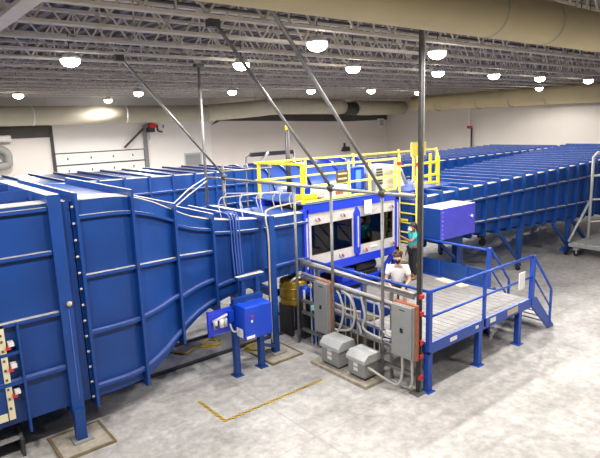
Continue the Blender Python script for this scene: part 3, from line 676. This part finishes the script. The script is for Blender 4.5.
# transformers
tag(MB().box(7.25, 7.78, 0, 7.86, 8.72, .07).build('concrete_pad', 'pad', loc=(7.55,8.25,0)), 'low concrete pad under the left grey transformer', 'pad')
tag(MB().box(7.25, 7.02, 0, 7.86, 7.76, .07).build('concrete_pad', 'pad', loc=(7.55,7.4,0)), 'low concrete pad under the right grey transformer near the mast', 'pad')
def transformer(x0, x1, y0, y1, h, lab):
    t = thing('transformer', ((x0+x1)/2, (y0+y1)/2, .07), lab, 'transformer', 'grey floor transformers')
    z = .07
    MB().box(x0+.04, y0+.04, z, x1-.04, y1-.04, z+.05).build('base', 'dark', t)
    bd = MB().box(x0, y0, z+.05, x1, y1, z+h*.74).build('body', 'greybox', t, bevel=.01)
    lid = MB(); zz = z+h*.70
    lid.prism([(x0-.04,zz-.02),(x0-.04,zz+.06),(x0+.08,z+h),(x1-.02,z+h),(x1+.02,zz+.06),(x1+.02,zz-.02)], 'y', y0-.03, y1+.03)
    lid.build('lid', 'lidgrey', t, bevel=.012)
    for k in range(3):
        MB().box(x0-.006, y0+(y1-y0)*.42, z+.16+.1*k, x0, y0+(y1-y0)*.66, z+.225+.1*k).build('label_plate', 'paper', bd)
        MB().box(x0-.007, y0+(y1-y0)*.42, z+.145+.1*k, x0, y0+(y1-y0)*.66, z+.16+.1*k).build('label_edge', 'tan', bd)
transformer(7.38, 7.84, 7.92, 8.47, .60, 'grey floor transformer with sloped lid on the left, in front of the grey cabinet')
transformer(7.40, 7.85, 7.18, 7.66, .55, 'grey floor transformer with sloped lid nearer the mast, conduit at its side')

# blue control box on stand
cb = thing('control_stand', (6.0, 9.3, 0), 'blue two-post stand carrying the cobalt control box in front of the tunnel', 'stand')
for x in (5.73, 6.37):
    MB().box(x-.06, 9.3, .02, x+.06, 9.42, 1.62 if x < 6 else 1.62).build('post', 'rib', cb); MB().box(x-.1, 9.24, 0, x+.1, 9.48, .02).build('foot_plate', 'rib', cb)
for x in (6.05, 6.42): MB().box(x-.05, 9.43, 1.3, x+.05, 9.52, 2.08).build('upright', 'rib', cb)
MB().box(5.9, 9.40, 2.06, 6.58, 9.54, 2.13, top=1).build('crossbar', ['rib', 'dust'], cb); MB().box(5.7, 9.3, 1.62, 6.45, 9.42, 1.72).build('crossbar', 'rib', cb)
MB().bar((6.4, 9.4, .5), (6.9, 9.6, .25), .07).build('brace', 'rib', cb)
bx = thing('control_box', (6.04, 9.1, .92), 'cobalt blue control box on the two-post stand', 'control box')
MB().box(5.69, 8.9, .92, 6.39, 9.29, 1.63).build('case', 'cbox', bx, bevel=.03)
MB().tube([(5.87,8.9,1.42),(5.87,8.885,1.42)], .03, 10).build('button', 'red', bx); MB().box(5.845, 8.89, 1.29, 5.885, 8.9, 1.34).build('button_label', 'paper', bx)
MB().box(5.72, 8.89, .95, 5.92, 8.9, 1.01).build('label_plate', 'paper', bx); MB().box(5.675, 8.98, .97, 5.689, 9.2, 1.15).build('side_label', 'paper', bx)
vp_ = thing('valve_panel', (5.4, 9.35, 1.05), 'small blue backboard with air filter bowls left of the cobalt control box', 'panel')
MB().box(5.10, 9.33, 1.06, 5.67, 9.36, 1.58).build('backboard', 'vivid', vp_)
MB().box(5.08, 9.30, 1.04, 5.11, 9.37, 1.60).build('edge_strip', 'vivid', vp_)
MB().tube([(5.16,9.27,1.38),(5.5,9.27,1.46)], .03, 8).build('manifold', 'silver', vp_)
for x, m_ in ((5.22,'silver'),(5.36,'white'),(5.45,'lidgrey')): MB().tube([(x,9.27,1.40),(x,9.27,1.22)], .045, 10).build('filter_bowl', m_, vp_)
MB().tube([(5.22,9.24,1.30),(5.22,9.24,1.24)], .03, 8).build('gauge', 'dark', vp_)
MB().box(5.55, 9.25, 1.28, 5.66, 9.33, 1.52).build('regulator', 'cbox', vp_)
MB().tube(bez([(5.55,9.25,1.25),(5.55,9.15,1.12),(5.65,9.1,1.1),(5.69,9.1,1.15)]), .02, 8).build('air_hose', 'conduit', vp_)

# brass drum & blue pump
dm = thing('brass_drum', (7.85, 10.45, 0), 'brass coloured drum on a dark stand behind the rack at the test section end', 'drum')
MB().tube([(8.2,10.45,.78),(8.2,10.45,.84),(8.2,10.45,1.38),(8.2,10.45,1.42)], .36, 24, radii=[.32,.35,.35,.33]).build('body', 'brass', dm)
for z in (.95, 1.2): MB().tube([(8.2,10.45,z),(8.2,10.45,z+.05)], .365, 24).build('hoop', 'brass', dm)
for x in (7.95, 8.45): MB().box(x-.04, 10.2, 0, x+.04, 10.7, .79).build('stand', 'dark', dm)
MB().tube([(7.9,10.2,1.42),(8.0,10.15,1.52),(8.3,10.15,1.52),(8.45,10.2,1.42)], .03, 8).build('handle', 'cream', dm)
pu = thing('blue_pump', (8.1, 9.95, 0), 'small blue pump with pale fittings beside the brass drum', 'pump')
MB().tube([(8.0,9.95,1.2),(8.4,9.95,1.2)], .15, 16).build('motor', 'cbox', pu); MB().box(8.05,9.88,.0,8.35,10.02,1.06).build('pedestal', 'dark', pu)
MB().tube([(8.25,9.78,.8),(8.25,9.78,1.35)], .03, 8).build('fitting', 'silver', pu); MB().tube([(8.0,9.78,.7),(8.0,9.78,1.3)], .03, 8).build('fitting', 'silver', pu)

# ------------------------------------------------------------------ yellow rails & ladder
def railset(name, lab, posts, rails, mat='yellow', r=.033, z0=3.3):
    t = thing(name, (*posts[0][:2], z0), lab, 'guard rail')
    for x, y, z1 in posts: MB().box(x-r, y-r, z0, x+r, y+r, z1).build('post', mat, t)
    for a, b_ in rails: MB().bar(a, b_, r*1.7).build('rail', mat, t)
    return t
railset('guard_rail', 'yellow guard rail at the left end of the test section roof', [(8.45,12.1,4.28),(8.45,10.26,4.3)],
        [((8.45,12.1,4.28),(8.45,10.26,4.3)), ((8.45,12.1,3.8),(8.45,10.26,3.8))], 'yellow', .036, 3.31)
railset('guard_rail', 'yellow guard rail along the front edge of the test section roof', [(10.05,10.26,4.27),(10.85,10.26,4.26),(11.9,10.26,4.25)],
        [((8.45,10.26,4.24),(11.9,10.26,4.22)), ((8.45,10.26,3.74),(11.9,10.26,3.72)), ((8.5,10.26,3.36),(11.9,10.26,3.36))], 'lyellow', .028, 3.33)
rp = MB().box(8.4, 12.1, 3.24, 14.6, 12.42, 3.3); tag(rp.build('catwalk_plate', 'rail', loc=(11.5,12.2,3.24)), 'blue catwalk plate behind the test section roof', 'walkway')
railset('guard_rail', 'yellow guard rail along the far side of the test section roof', [(10.3,12.35,4.28),(12.3,12.35,4.3),(14.5,12.35,4.3),(16.6,12.35,4.25)],
        [((8.5,12.35,4.26),(16.6,12.35,4.2)), ((8.5,12.35,3.78),(16.6,12.35,3.7))], 'lyellow', .03, 3.3)
railset('guard_rail', 'yellow guard rail right of the mast around the roof landing', [(13.9,10.26,4.15),(14.35,10.9,4.2)],
        [((12.75,10.26,4.0),(13.9,10.26,4.0)), ((12.75,10.26,3.6),(13.9,10.26,3.62)), ((13.9,10.26,4.1),(16.6,12.35,4.2)), ((12.75,10.26,3.4),(13.9,10.26,3.38))], 'yellow', .036, 3.23)
tag(MB().box(12.2, 10.15, 3.2, 14.5, 12.1, 3.26).build('landing_plate', 'rail', loc=(13.3,11,3.2)), 'blue landing plate on the diffuser top behind the mast', 'walkway')
ysg = thing('yellow_board', (14.4, 11.6, 3.27), 'pale yellow board standing above the guard rail just right of the mast', 'board')
MB().box(14.15, 11.5, 4.1, 14.9, 11.54, 4.55).build('board', 'lyellow', ysg); MB().box(14.3, 11.54, 3.27, 14.38, 11.6, 4.5).build('post', 'lyellow', ysg)
ld = thing('ladder', (12.0, 9.9, 1.0), 'yellow ladder from the platform deck up to the test section roof', 'ladder')
for y in (9.56, 10.2):
    r_ = MB().box(11.98, y-.028, 1.0, 12.03, y+.028, 4.3).build('side_rail', 'lyellow', ld)
    MB().box(11.96, y-.04, 4.02, 12.05, y+.04, 4.12).build('red_band', 'red', r_)
for k in range(8): MB().box(11.99, 9.57, 1.25+.28*k, 12.02, 10.17, 1.285+.28*k).build('rung', 'lyellow', ld)
MB().box(11.96, 9.85, 2.44, 11.98, 10.2, 2.5).build('latch_bar', 'yellow', ld)
bp = thing('brown_plate', (10.1, 10.22, 3.75), 'dark brown two-line plate hung on the front yellow guard rail', 'sign')
MB().box(9.55, 10.19, 3.76, 9.95, 10.225, 4.06).build('plate', 'brown', bp)
for z in (3.82, 3.95): MB().box(9.59, 10.185, z, 9.91, 10.19, z+.05).build('oval_panel', 'tan', bp)
# roof equipment
eq = thing('equipment_cabinet', (11.6, 10.9, 3.33), 'cream equipment cabinet with a louvred grey side on the test section roof', 'machine')
MB().prism([(11.75,3.33),(12.75,3.33),(12.4,4.0),(11.75,4.0)], 'y', 10.6, 11.4).build('body', 'cream', eq, bevel=.02)
MB().box(11.45, 10.6, 3.33, 11.75, 11.4, 4.0).build('side_case', 'lidgrey', eq)
for k in range(6): MB().box(11.48, 10.58, 3.5+.08*k, 11.73, 10.6, 3.54+.08*k).build('louvre', 'dsteel', eq)
MB().tube([(12.05,10.58,3.85),(12.5,10.56,3.85),(12.75,10.56,3.4)], .04, 8).build('handle', 'silver', eq)
bb = thing('blue_case', (10.95, 10.9, 3.33), 'light blue upright case beside the cream roof cabinet', 'case')
MB().box(10.75, 10.8, 3.33, 11.2, 11.2, 4.02).build('body', 'cbox', bb, bevel=.02); MB().box(10.85, 10.79, 3.4, 11.05, 10.8, 3.95).build('pale_door', nmat('pale_blue', (.12,.30,.75), .4), bb)
wb = thing('white_case', (9.6, 10.6, 3.33), 'white rounded case lying on the front edge of the test section roof', 'case')
MB().box(9.3, 10.4, 3.33, 10.3, 11.0, 3.62).build('body', 'white', wb, bevel=.05)
MB().box(9.7, 10.38, 3.42, 9.95, 10.4, 3.5).build('latch', 'orange', wb)
yc = thing('yellow_case', (8.95, 10.7, 3.33), 'yellow and blue tool case at the left of the test section roof', 'case')
MB().box(8.65, 10.5, 3.33, 9.15, 10.9, 3.5).build('body', 'yellow', yc, bevel=.02); MB().box(8.7, 10.55, 3.5, 8.95, 10.85, 3.72).build('tray', 'cbox', yc)
dp = thing('dark_mast', (9.9, 12.6, 0), 'short dark vertical post with a yellow tip behind the left guard rail', 'post')
MB().tube([(9.9,12.65,3.0),(9.9,12.65,5.1)], .07, 10).build('pole', 'dark', dp); MB().tube([(9.9,12.65,5.1),(9.9,12.65,5.25)], .05, 10).build('tip', 'yellow', dp)
MB().box(9.8, 12.57, .0, 10.0, 12.73, 3.0).build('base_post', 'rail', dp)
MB().tube([(9.95,12.6,4.2),(10.3,12.4,3.9),(10.5,12.3,3.4)], .03, 8).build('cable', 'black', dp)
# grey pipe racks on the contraction roof
def hoop_rack(lab, a, b_, z0, z1, legs, mat='conduit', r=.014):
    t = thing('pipe_stand', (*a, z0), lab, 'pipe stand')
    A, B = V((*a, z1)), V((*b_, z1))
    MB().tube([A, B], r, 8).build('top_bar', mat, t)
    for k in range(legs):
        P = A.lerp(B, k/(legs-1)); MB().tube(bez([P+V((0,0,0)), P+V((-.05,.05,-.15)), P+V((.0,.03,z0-z1+.02))], 5), r*.9, 8).build('leg', mat, t)
    return t
hoop_rack('pale pipe rail on top of the tunnel contraction, left of the gantry posts', (6.15,10.3), (7.7,10.1), 3.22, 3.74, 4)
hoop_rack('second pale pipe rail behind it on the tunnel top near the yellow rail', (7.2,11.8), (8.3,10.5), 3.2, 3.6, 5)
hoop_rack('tall grey hoop stand between the return duct and the left yellow rail', (8.1,13.3), (9.6,13.1), 0.02, 4.02, 3, 'steel', .028)
tag(MB().tube(bez([(6.85,9.58,.35),(6.84,9.57,1.5),(6.85,9.56,2.8),(6.83,9.6,3.28),(7.1,9.8,3.42),(8.2,10.0,3.45)],8), .02, 8).build('yellow_hose', 'tan', loc=(6.9,9.6,0)), 'pale yellow hose running up the column at the narrow end of the contraction', 'hose')
cbn = thing('cable_bundle', (6.2, 9.9, 1.9), 'bundle of pale blue cables draped down the contraction behind the control box', 'cable')
for k in range(4):
    x = 6.05+.07*k; MB().tube(bez([(x+.1,10.6,3.36),(x+.05,10.1,3.42),(x,9.83,3.3),(x,9.8,2.7),(x,9.75,2.1)],6), .014, 6).build('cable', nmat('cable_blue%d' % k, (.06,.12,.42), .5), cbn)
for k, (dx, lab) in enumerate(((0, 'upper thin grey cable sagging from the hanging post to the return duct'), (.1, 'lower thin grey cable sagging from the hanging post to the return duct'))):
    tag(MB().tube(bez([(GX,13.8,3.85-dx),(7.0,13.4,3.62-dx*1.5),(6.2,13.1,3.25-dx),(5.2,13.0,3.1-dx)],6), .018, 6).build('cable', 'conduit', loc=(6.5,13.4,3)), lab, 'cable')
# grey gantry at the rear
gg = thing('lift_frame', (14.7, 20, 0), 'grey lift frame standing behind the fan housing against the back wall', 'frame')
MB().box(13.6, 19.9, 3.9, 15.9, 20.1, 4.08).build('crossbar', 'dsteel', gg)
MB().tube([(13.55,20,4.0),(13.3,20,3.9),(13.25,20,0)], .05, 8).build('leg', 'steel', gg); MB().tube([(16.0,20,4.0),(16.0,20,0)], .05, 8).build('leg', 'steel', gg)
MB().bar((14.4,19.8,4.05), (13.35,19.8,3.2), .09).build('diagonal', 'white', gg)

# ------------------------------------------------------------------ right rolling cart
cx = thing('platform_cart', (22, 8.0, 0), 'grey steel rolling cart with a tall post frame at the right edge', 'cart')
b = MB()
for i in range(8): b.box(20.7, 6.9+.26*i, .5, 24.4, 6.9+.26*i+.23, .56)
b.build('deck', 'lidgrey', cx)
MB().box(20.7, 6.86, .40, 24.4, 6.92, .52).build('frame', 'greybox', cx); MB().box(20.66, 6.86, .40, 20.72, 9.05, .53).build('frame', 'greybox', cx)
MB().box(20.7, 9.0, .40, 24.4, 9.05, .52).build('frame', 'greybox', cx)
for x, y in ((20.95,8.85),(20.95,7.1),(24.1,8.85),(24.1,7.1)):
    c = MB().box(x-.13, y-.1, .26, x+.13, y+.1, .42).build('caster', 'lidgrey', cx)
    MB().tube([(x-.04,y,.12),(x+.04,y,.12)], .12, 14).build('wheel', 'black', c); MB().box(x-.07,y-.02,.1,x+.07,y+.02,.27).build('fork', 'lidgrey', c)
MB().tube([(21.6,8.75,.55),(21.6,8.75,3.7),(21.75,8.68,3.85),(23.9,7.4,3.85)], .055, 10).build('post_frame', 'lidgrey', cx)
MB().tube([(23.9,7.4,3.85),(23.9,7.4,.55)], .055, 10).build('post', 'lidgrey', cx)
for z in (1.25, 2.1, 3.0): MB().tube([(21.6,8.75,z),(23.9,7.4,z)], .04, 8).build('cross_rail', 'lidgrey', cx)
MB().tube([(20.75,9.1,.56),(21.55,8.78,2.0)], .045, 8).build('brace', 'lidgrey', cx)

cx.location.x -= .3

# ------------------------------------------------------------------ floor things
hz = MB(); hz.box(4.51, 7.92, .0005, 6.92, 7.985, .003); hz.box(4.51, 7.985, .0005, 4.575, 8.93, .003)
tag(hz.build('hazard_tape', 'hazard', loc=(4.54, 7.95, 0)), 'black and yellow striped L of hazard tape on the concrete floor', 'tape')
hs = MB(); pts = []
for k in range(60):
    a = k/60*2*math.pi*3; r_ = .22+.05*math.sin(a*.37); pts.append((6.85+r_*math.cos(a)*1.1, 10.25+r_*math.sin(a), .02+.012*(k/20)))
tag(hs.tube(pts, .018, 6).build('hose_coil', 'hose', loc=(6.85,10.25,0)), 'coiled yellow hose on the floor right of the control stand', 'hose')
pts = bez([(5.2,11.5,.02),(5.4,11.15,.02),(5.8,11.3,.02),(6.1,11.0,.02),(6.35,11.3,.02),(6.2,11.5,.03),(5.95,11.25,.035),(6.3,11.05,.04),(6.5,11.35,.03)], 8)
tag(MB().tube(pts, .02, 6).build('hose_coil', 'hose', loc=(5.8,11.3,0)), 'loose yellow hose on the floor under the contraction left of the control stand', 'hose')
for y, x0_, x1_, lab in ((10.55, 3.0, 8.6, 'nearer dark steel floor track running under the contraction'), (11.75, 3.0, 9.0, 'farther dark steel floor track running under the contraction')):
    tag(MB().box(x0_, y-.05, 0.0, x1_, y+.05, .05).build('floor_track', 'dark', loc=(5, y, 0)), lab, 'track')
stp = thing('step_unit', (1.0, 9.4, 0), 'dark step stool with grey slatted treads under the hatch at the lower left', 'steps')
for k, (z, y) in enumerate(((.30,9.35),(.52,9.6))): MB().box(.4, y, z, 1.5, y+.2, z+.05).build('tread', 'greybox', stp)
for x in (.4, 1.46): MB().prism([(9.3,0),(9.9,0),(9.9,.6),(9.6,.56),(9.3,.3)], 'x', x, x+.05).build('side', 'dark', stp)

# ------------------------------------------------------------------ people
def skinned(name, verts, edges, rad, mat, parent, sub=2):
    base = wloc(parent)
    me = bpy.data.meshes.new(name); me.from_pydata([tuple(V(v)-base) for v in verts], edges, []); me.update()
    o = bpy.data.objects.new(name, me); COL.objects.link(o); o.parent = parent
    o.modifiers.new('skin', 'SKIN'); 
    if not me.skin_vertices: 
        bpy.context.view_layer.objects.active = o
    for i, sv in enumerate(me.skin_vertices[0].data):
        r_ = rad[i]; sv.radius = r_ if isinstance(r_, tuple) else (r_, r_); sv.use_root = (i == 0)
    s_ = o.modifiers.new('sub', 'SUBSURF'); s_.levels = sub; s_.render_levels = sub
    bpy.context.view_layer.update()
    ev = o.evaluated_get(bpy.context.evaluated_depsgraph_get())
    nm = bpy.data.meshes.new_from_object(ev); o.modifiers.clear(); o.data = nm
    nm.materials.clear(); nm.materials.append(M[mat])
    for f in nm.polygons: f.use_smooth = True
    return o
def figure(root, J, skinmat, scale=1.0):
    """J: dict of joints in world coords; one continuous body with fingers"""
    v = []; e = []; r = []
    def add(p, rad, par=None):
        v.append(V(p)); r.append(rad); 
        if par is not None: e.append((par, len(v)-1))
        return len(v)-1
    pel = add(J['pelvis'], .115); wa = add(V(J['pelvis']).lerp(V(J['neck']), .45), .105, pel)
    chs = add(V(J['pelvis']).lerp(V(J['neck']), .8), .125, wa); nk = add(J['neck'], .05, chs)
    hd = V(J['head']); jaw = add(V(J['neck']).lerp(hd, .45), .055, nk); h1 = add(hd - V((0,0,.02)), .088, jaw); add(hd+V((0,0,.075)), .075, h1)
    for s in 'LR':
        sh = add(J['sh'+s], .055, chs); el = add(J['el'+s], .04, sh); wr = add(J['wr'+s], .026, el)
        d = (V(J['wr'+s])-V(J['el'+s])).normalized(); palm = add(V(J['wr'+s])+d*.06, .03, wr)
        side = d.cross(V((0,0,1))); side = side.normalized() if side.length > .1 else V((1,0,0))
        for k, ln in enumerate((.07,.085,.08,.06)):
            o_ = side*(.018*(k-1.5)); f1 = add(V(J['wr'+s])+d*.085+o_, .0095, palm); f2 = add(v[f1]+d*ln*.55, .009, f1); add(v[f2]+d*ln*.4-V((0,0,.02)), .008, f2)
        t1 = add(V(J['wr'+s])+d*.045+side*.042, .011, palm); add(v[t1]+d*.045+side*.01, .009, t1)
        hp = add(J['hip'+s], .085, pel); kn = add(J['kn'+s], .058, hp); an = add(J['an'+s], .036, kn); add(J['toe'+s], .034, an)
    return skinned('body', v, e, r, skinmat, root)
def face(root, hd, fdir, hairmat, mask, body):
    hd = V(hd); f = V(fdir).normalized(); s = f.cross(V((0,0,1))).normalized()
    for k in (-1, 1):
        MB().sphere(hd+f*.084+s*.032*k+V((0,0,.015)), .012, seg=8).build('eye', 'white', root)
        MB().sphere(hd+s*.09*k+V((0,0,-.005)), .022, .6, .6, 1.3, seg=8).build('ear', body, root)
    MB().sphere(hd+f*.092+V((0,0,-.01)), .016, 1, 1, 1.4, seg=8).build('nose', body, root)
    m = MB(); m.sphere(hd+f*.05+V((0,0,-.045)), .066, 1, 1, .85, seg=14); m.build('face_mask', mask, root)

# woman in turquoise
wo = thing('person', (11.4, 9.2, 1.0), 'person in turquoise top and black trousers standing by the yellow ladder, white mask', 'person')
B = V((11.40, 9.18, 1.0)); F = V((-.85,.35,0)).normalized(); Rr = V((F.y,-F.x,0))   # facing, right-hand side
J = dict(pelvis=B+V((0,0,.84)), neck=B+F*.02+V((0,0,1.30)), head=B+F*.05+V((0,0,1.44)),
 shL=B-Rr*.16+V((0,0,1.25)), shR=B+Rr*.16+V((0,0,1.25)), elL=B-Rr*.22+F*.2+V((0,0,1.10)), wrL=B-Rr*.2+F*.42+V((0,0,1.24)),
 elR=B+Rr*.24-F*.02+V((0,0,1.0)), wrR=B+Rr*.24+F*.06+V((0,0,.78)),
 hipL=B-Rr*.09+V((0,0,.80)), hipR=B+Rr*.09+V((0,0,.80)), knL=B-Rr*.10+F*.04+V((0,0,.44)), knR=B+Rr*.10+F*.02+V((0,0,.44)),
 anL=B-Rr*.11+V((0,0,.07)), anR=B+Rr*.10-F*.02+V((0,0,.07)), toeL=B-Rr*.12+F*.14+V((0,0,.035)), toeR=B+Rr*.11+F*.13+V((0,0,.035)))
figure(wo, J, 'skin'); face(wo, J['head'], F, 'hair', 'white', 'skin')
P = [J['pelvis']+V((0,0,-.02)), J['pelvis'].lerp(J['neck'],.45), J['pelvis'].lerp(J['neck'],.82), J['shL'], J['shR'], J['shL'].lerp(J['elL'],.55), J['shR'].lerp(J['elR'],.6)]
skinned('shirt', P, [(0,1),(1,2),(2,3),(2,4),(3,5),(4,6)], [.145,.128,.142,.075,.075,.06,.06], 'teal', wo)
P = [J['pelvis']+V((0,0,.0)), J['hipL'], J['knL'], J['anL']+V((0,0,.05)), J['hipR'], J['knR'], J['anR']+V((0,0,.05))]
skinned('trousers', P, [(0,1),(1,2),(2,3),(0,4),(4,5),(5,6)], [.13,.105,.075,.055,.105,.075,.055], 'denim', wo)
for s in 'LR': skinned('shoe', [J['an'+s]-F*.03+V((0,0,-.02)), J['toe'+s]+F*.03+V((0,0,.005))], [(0,1)], [.05,.04], 'shoe', wo, 1)
hr = MB(); hr.sphere(J['head']-F*.045+V((0,0,.05)), .102, 1, 1, .95, 14); hr.tube([J['head']-F*.09+V((0,0,.05)), J['head']-F*.16, J['head']-F*.17-V((0,0,.16))], .05, 10, radii=[.05,.06,.025]); hr.build('hair', 'hair', wo)
# man in white seated on a stool
mc = thing('drive_machine', (8.55, 8.7, 0), 'dark machine with brown housing and black motor in the gap between rack and platform deck', 'machine')
MB().box(8.2, 8.0, .0, 8.9, 9.5, .30).build('bed', 'dark', mc); MB().box(8.25, 8.1, .30, 8.85, 8.75, .85).build('housing', 'brown', mc, bevel=.03)
MB().tube([(8.55,8.8,.75),(8.55,9.5,.75)], .22, 18).build('motor', 'dark', mc); MB().box(8.35, 8.9, .3, 8.75, 9.4, .55).build('mount', 'dsteel', mc)
MB().tube([(8.2,8.0,.95),(8.2,9.5,1.0)], .03, 8).build('pipe', 'silver', mc); MB().tube([(8.75,7.9,.9),(8.3,8.6,1.05),(8.35,9.5,1.1)], .025, 8).build('pipe', 'conduit', mc)
tray = thing('tool_box', (8.5, 9.25, 0), 'bright blue tool box with a yellow lid behind the rack, near the test section', 'box')
MB().box(8.25, 9.55, .0, 8.75, 9.8, 1.1).build('stand', 'dsteel', tray); MB().box(8.2, 9.5, 1.1, 8.8, 9.85, 1.32).build('case', 'cbox', tray); MB().box(8.2, 9.5, 1.32, 8.5, 9.85, 1.38).build('lid', 'yellow', tray)
sx = thing('stool', (9.35, 7.95, 1.0), 'low dark stool under the seated person in white on the platform', 'stool')
MB().tube([(9.36,7.98,1.36),(9.36,7.98,1.41)], .17, 18).build('seat', 'dark', sx)
for a in range(4): MB().tube([(9.36+.1*math.cos(a*1.57+.6),7.98+.1*math.sin(a*1.57+.6),1.37),(9.36+.19*math.cos(a*1.57+.6),7.98+.19*math.sin(a*1.57+.6),1.012)], .014, 6).build('leg', 'dsteel', sx)
mn = thing('person', (9.2, 7.8, 1.0), 'person in white t-shirt and black mask seated low on the platform behind the rack', 'person')
F = V((-.78,-.62,0)).normalized(); Rr = V((F.y,-F.x,0)); B = V((9.36,7.98,1.0))
J = dict(pelvis=B+V((0,0,.52)), neck=B+F*.10+V((0,0,1.04)), head=B+F*.15+V((0,0,1.20)),
 shL=B+F*.08-Rr*.19+V((0,0,.98)), shR=B+F*.08+Rr*.19+V((0,0,.98)), elL=B-Rr*.27+F*.15+V((0,0,.70)), wrL=B-Rr*.16+F*.36+V((0,0,.60)),
 elR=B+Rr*.27+F*.14+V((0,0,.70)), wrR=B+Rr*.15+F*.37+V((0,0,.60)),
 hipL=B-Rr*.10+F*.03+V((0,0,.50)), hipR=B+Rr*.10+F*.03+V((0,0,.50)), knL=B-Rr*.17+F*.44+V((0,0,.48)), knR=B+Rr*.15+F*.43+V((0,0,.50)),
 anL=B-Rr*.17+F*.42+V((0,0,.09)), anR=B+Rr*.15+F*.36+V((0,0,.09)), toeL=B-Rr*.18+F*.56+V((0,0,.04)), toeR=B+Rr*.16+F*.50+V((0,0,.04)))
figure(mn, J, 'skinp'); face(mn, J['head'], F, 'hairb', 'black', 'skinp')
P = [J['pelvis']+V((0,0,.0)), J['pelvis'].lerp(J['neck'],.45), J['pelvis'].lerp(J['neck'],.82), J['shL'], J['shR'], J['shL'].lerp(J['elL'],.7), J['shR'].lerp(J['elR'],.7)]
skinned('shirt', P, [(0,1),(1,2),(2,3),(2,4),(3,5),(4,6)], [.145,.14,.155,.085,.085,.07,.07], 'tee', mn)
P = [J['pelvis']-V((0,0,.02)), J['hipL'], J['hipL'].lerp(J['knL'],.85), J['hipR'], J['hipR'].lerp(J['knR'],.85)]
skinned('shorts', P, [(0,1),(1,2),(0,3),(3,4)], [.125,.11,.085,.11,.085], 'denim', mn)
for s in 'LR': skinned('shoe', [J['an'+s]-F*.03+V((0,0,-.03)), J['toe'+s]+F*.03], [(0,1)], [.055,.042], 'denim', mn, 1)
for s in 'LR': skinned('glove', [J['wr'+s], J['wr'+s]+F*.07], [(0,1)], [.034,.042], 'glove', mn, 1)
hr = MB(); hr.sphere(J['head']-F*.05+V((0,0,.055)), .102, 1, 1, .95, 14)
for k in range(26):
    a = k*2.4; hh = .03+.1*random.random(); rr = math.sqrt(max(.001,.011-hh*hh*.45)); hr.sphere(J['head']-F*.035+V((rr*math.cos(a),rr*math.sin(a),.04+hh)), .028, seg=8)
hr.build('hair', 'hairb', mn)

# ------------------------------------------------------------------ camera, world, view
wd = bpy.data.worlds.new('world'); S.world = wd; wd.use_nodes = True
wd.node_tree.nodes['Background'].inputs[0].default_value = (.9, .92, 1, 1); wd.node_tree.nodes['Background'].inputs[1].default_value = .15
cam = bpy.data.cameras.new('camera'); co = bpy.data.objects.new('camera', cam); COL.objects.link(co)
cam.sensor_width = 36; cam.sensor_fit = 'HORIZONTAL'; cam.lens = 541.06/600*36; cam.clip_end = 200
yaw, pit, rol = [math.radians(a) for a in (39.0688, 11.0824, -1.9067)]
f = V((math.sin(yaw)*math.cos(pit), math.cos(yaw)*math.cos(pit), -math.sin(pit))); r = V((math.cos(yaw), -math.sin(yaw), 0)); u = r.cross(f)
c, s = math.cos(rol), math.sin(rol); r2 = c*r+s*u; u2 = -s*r+c*u
mt = Matrix(((r2.x,u2.x,-f.x,0),(r2.y,u2.y,-f.y,0),(r2.z,u2.z,-f.z,0),(0,0,0,1)))
co.matrix_world = Matrix.Translation((0, 0, 5.3)) @ mt
S.camera = co
S.view_settings.view_transform = 'Standard'; S.view_settings.look = 'None'; S.view_settings.exposure = 0.16; S.view_settings.gamma = 1
S.view_settings.use_curve_mapping = False
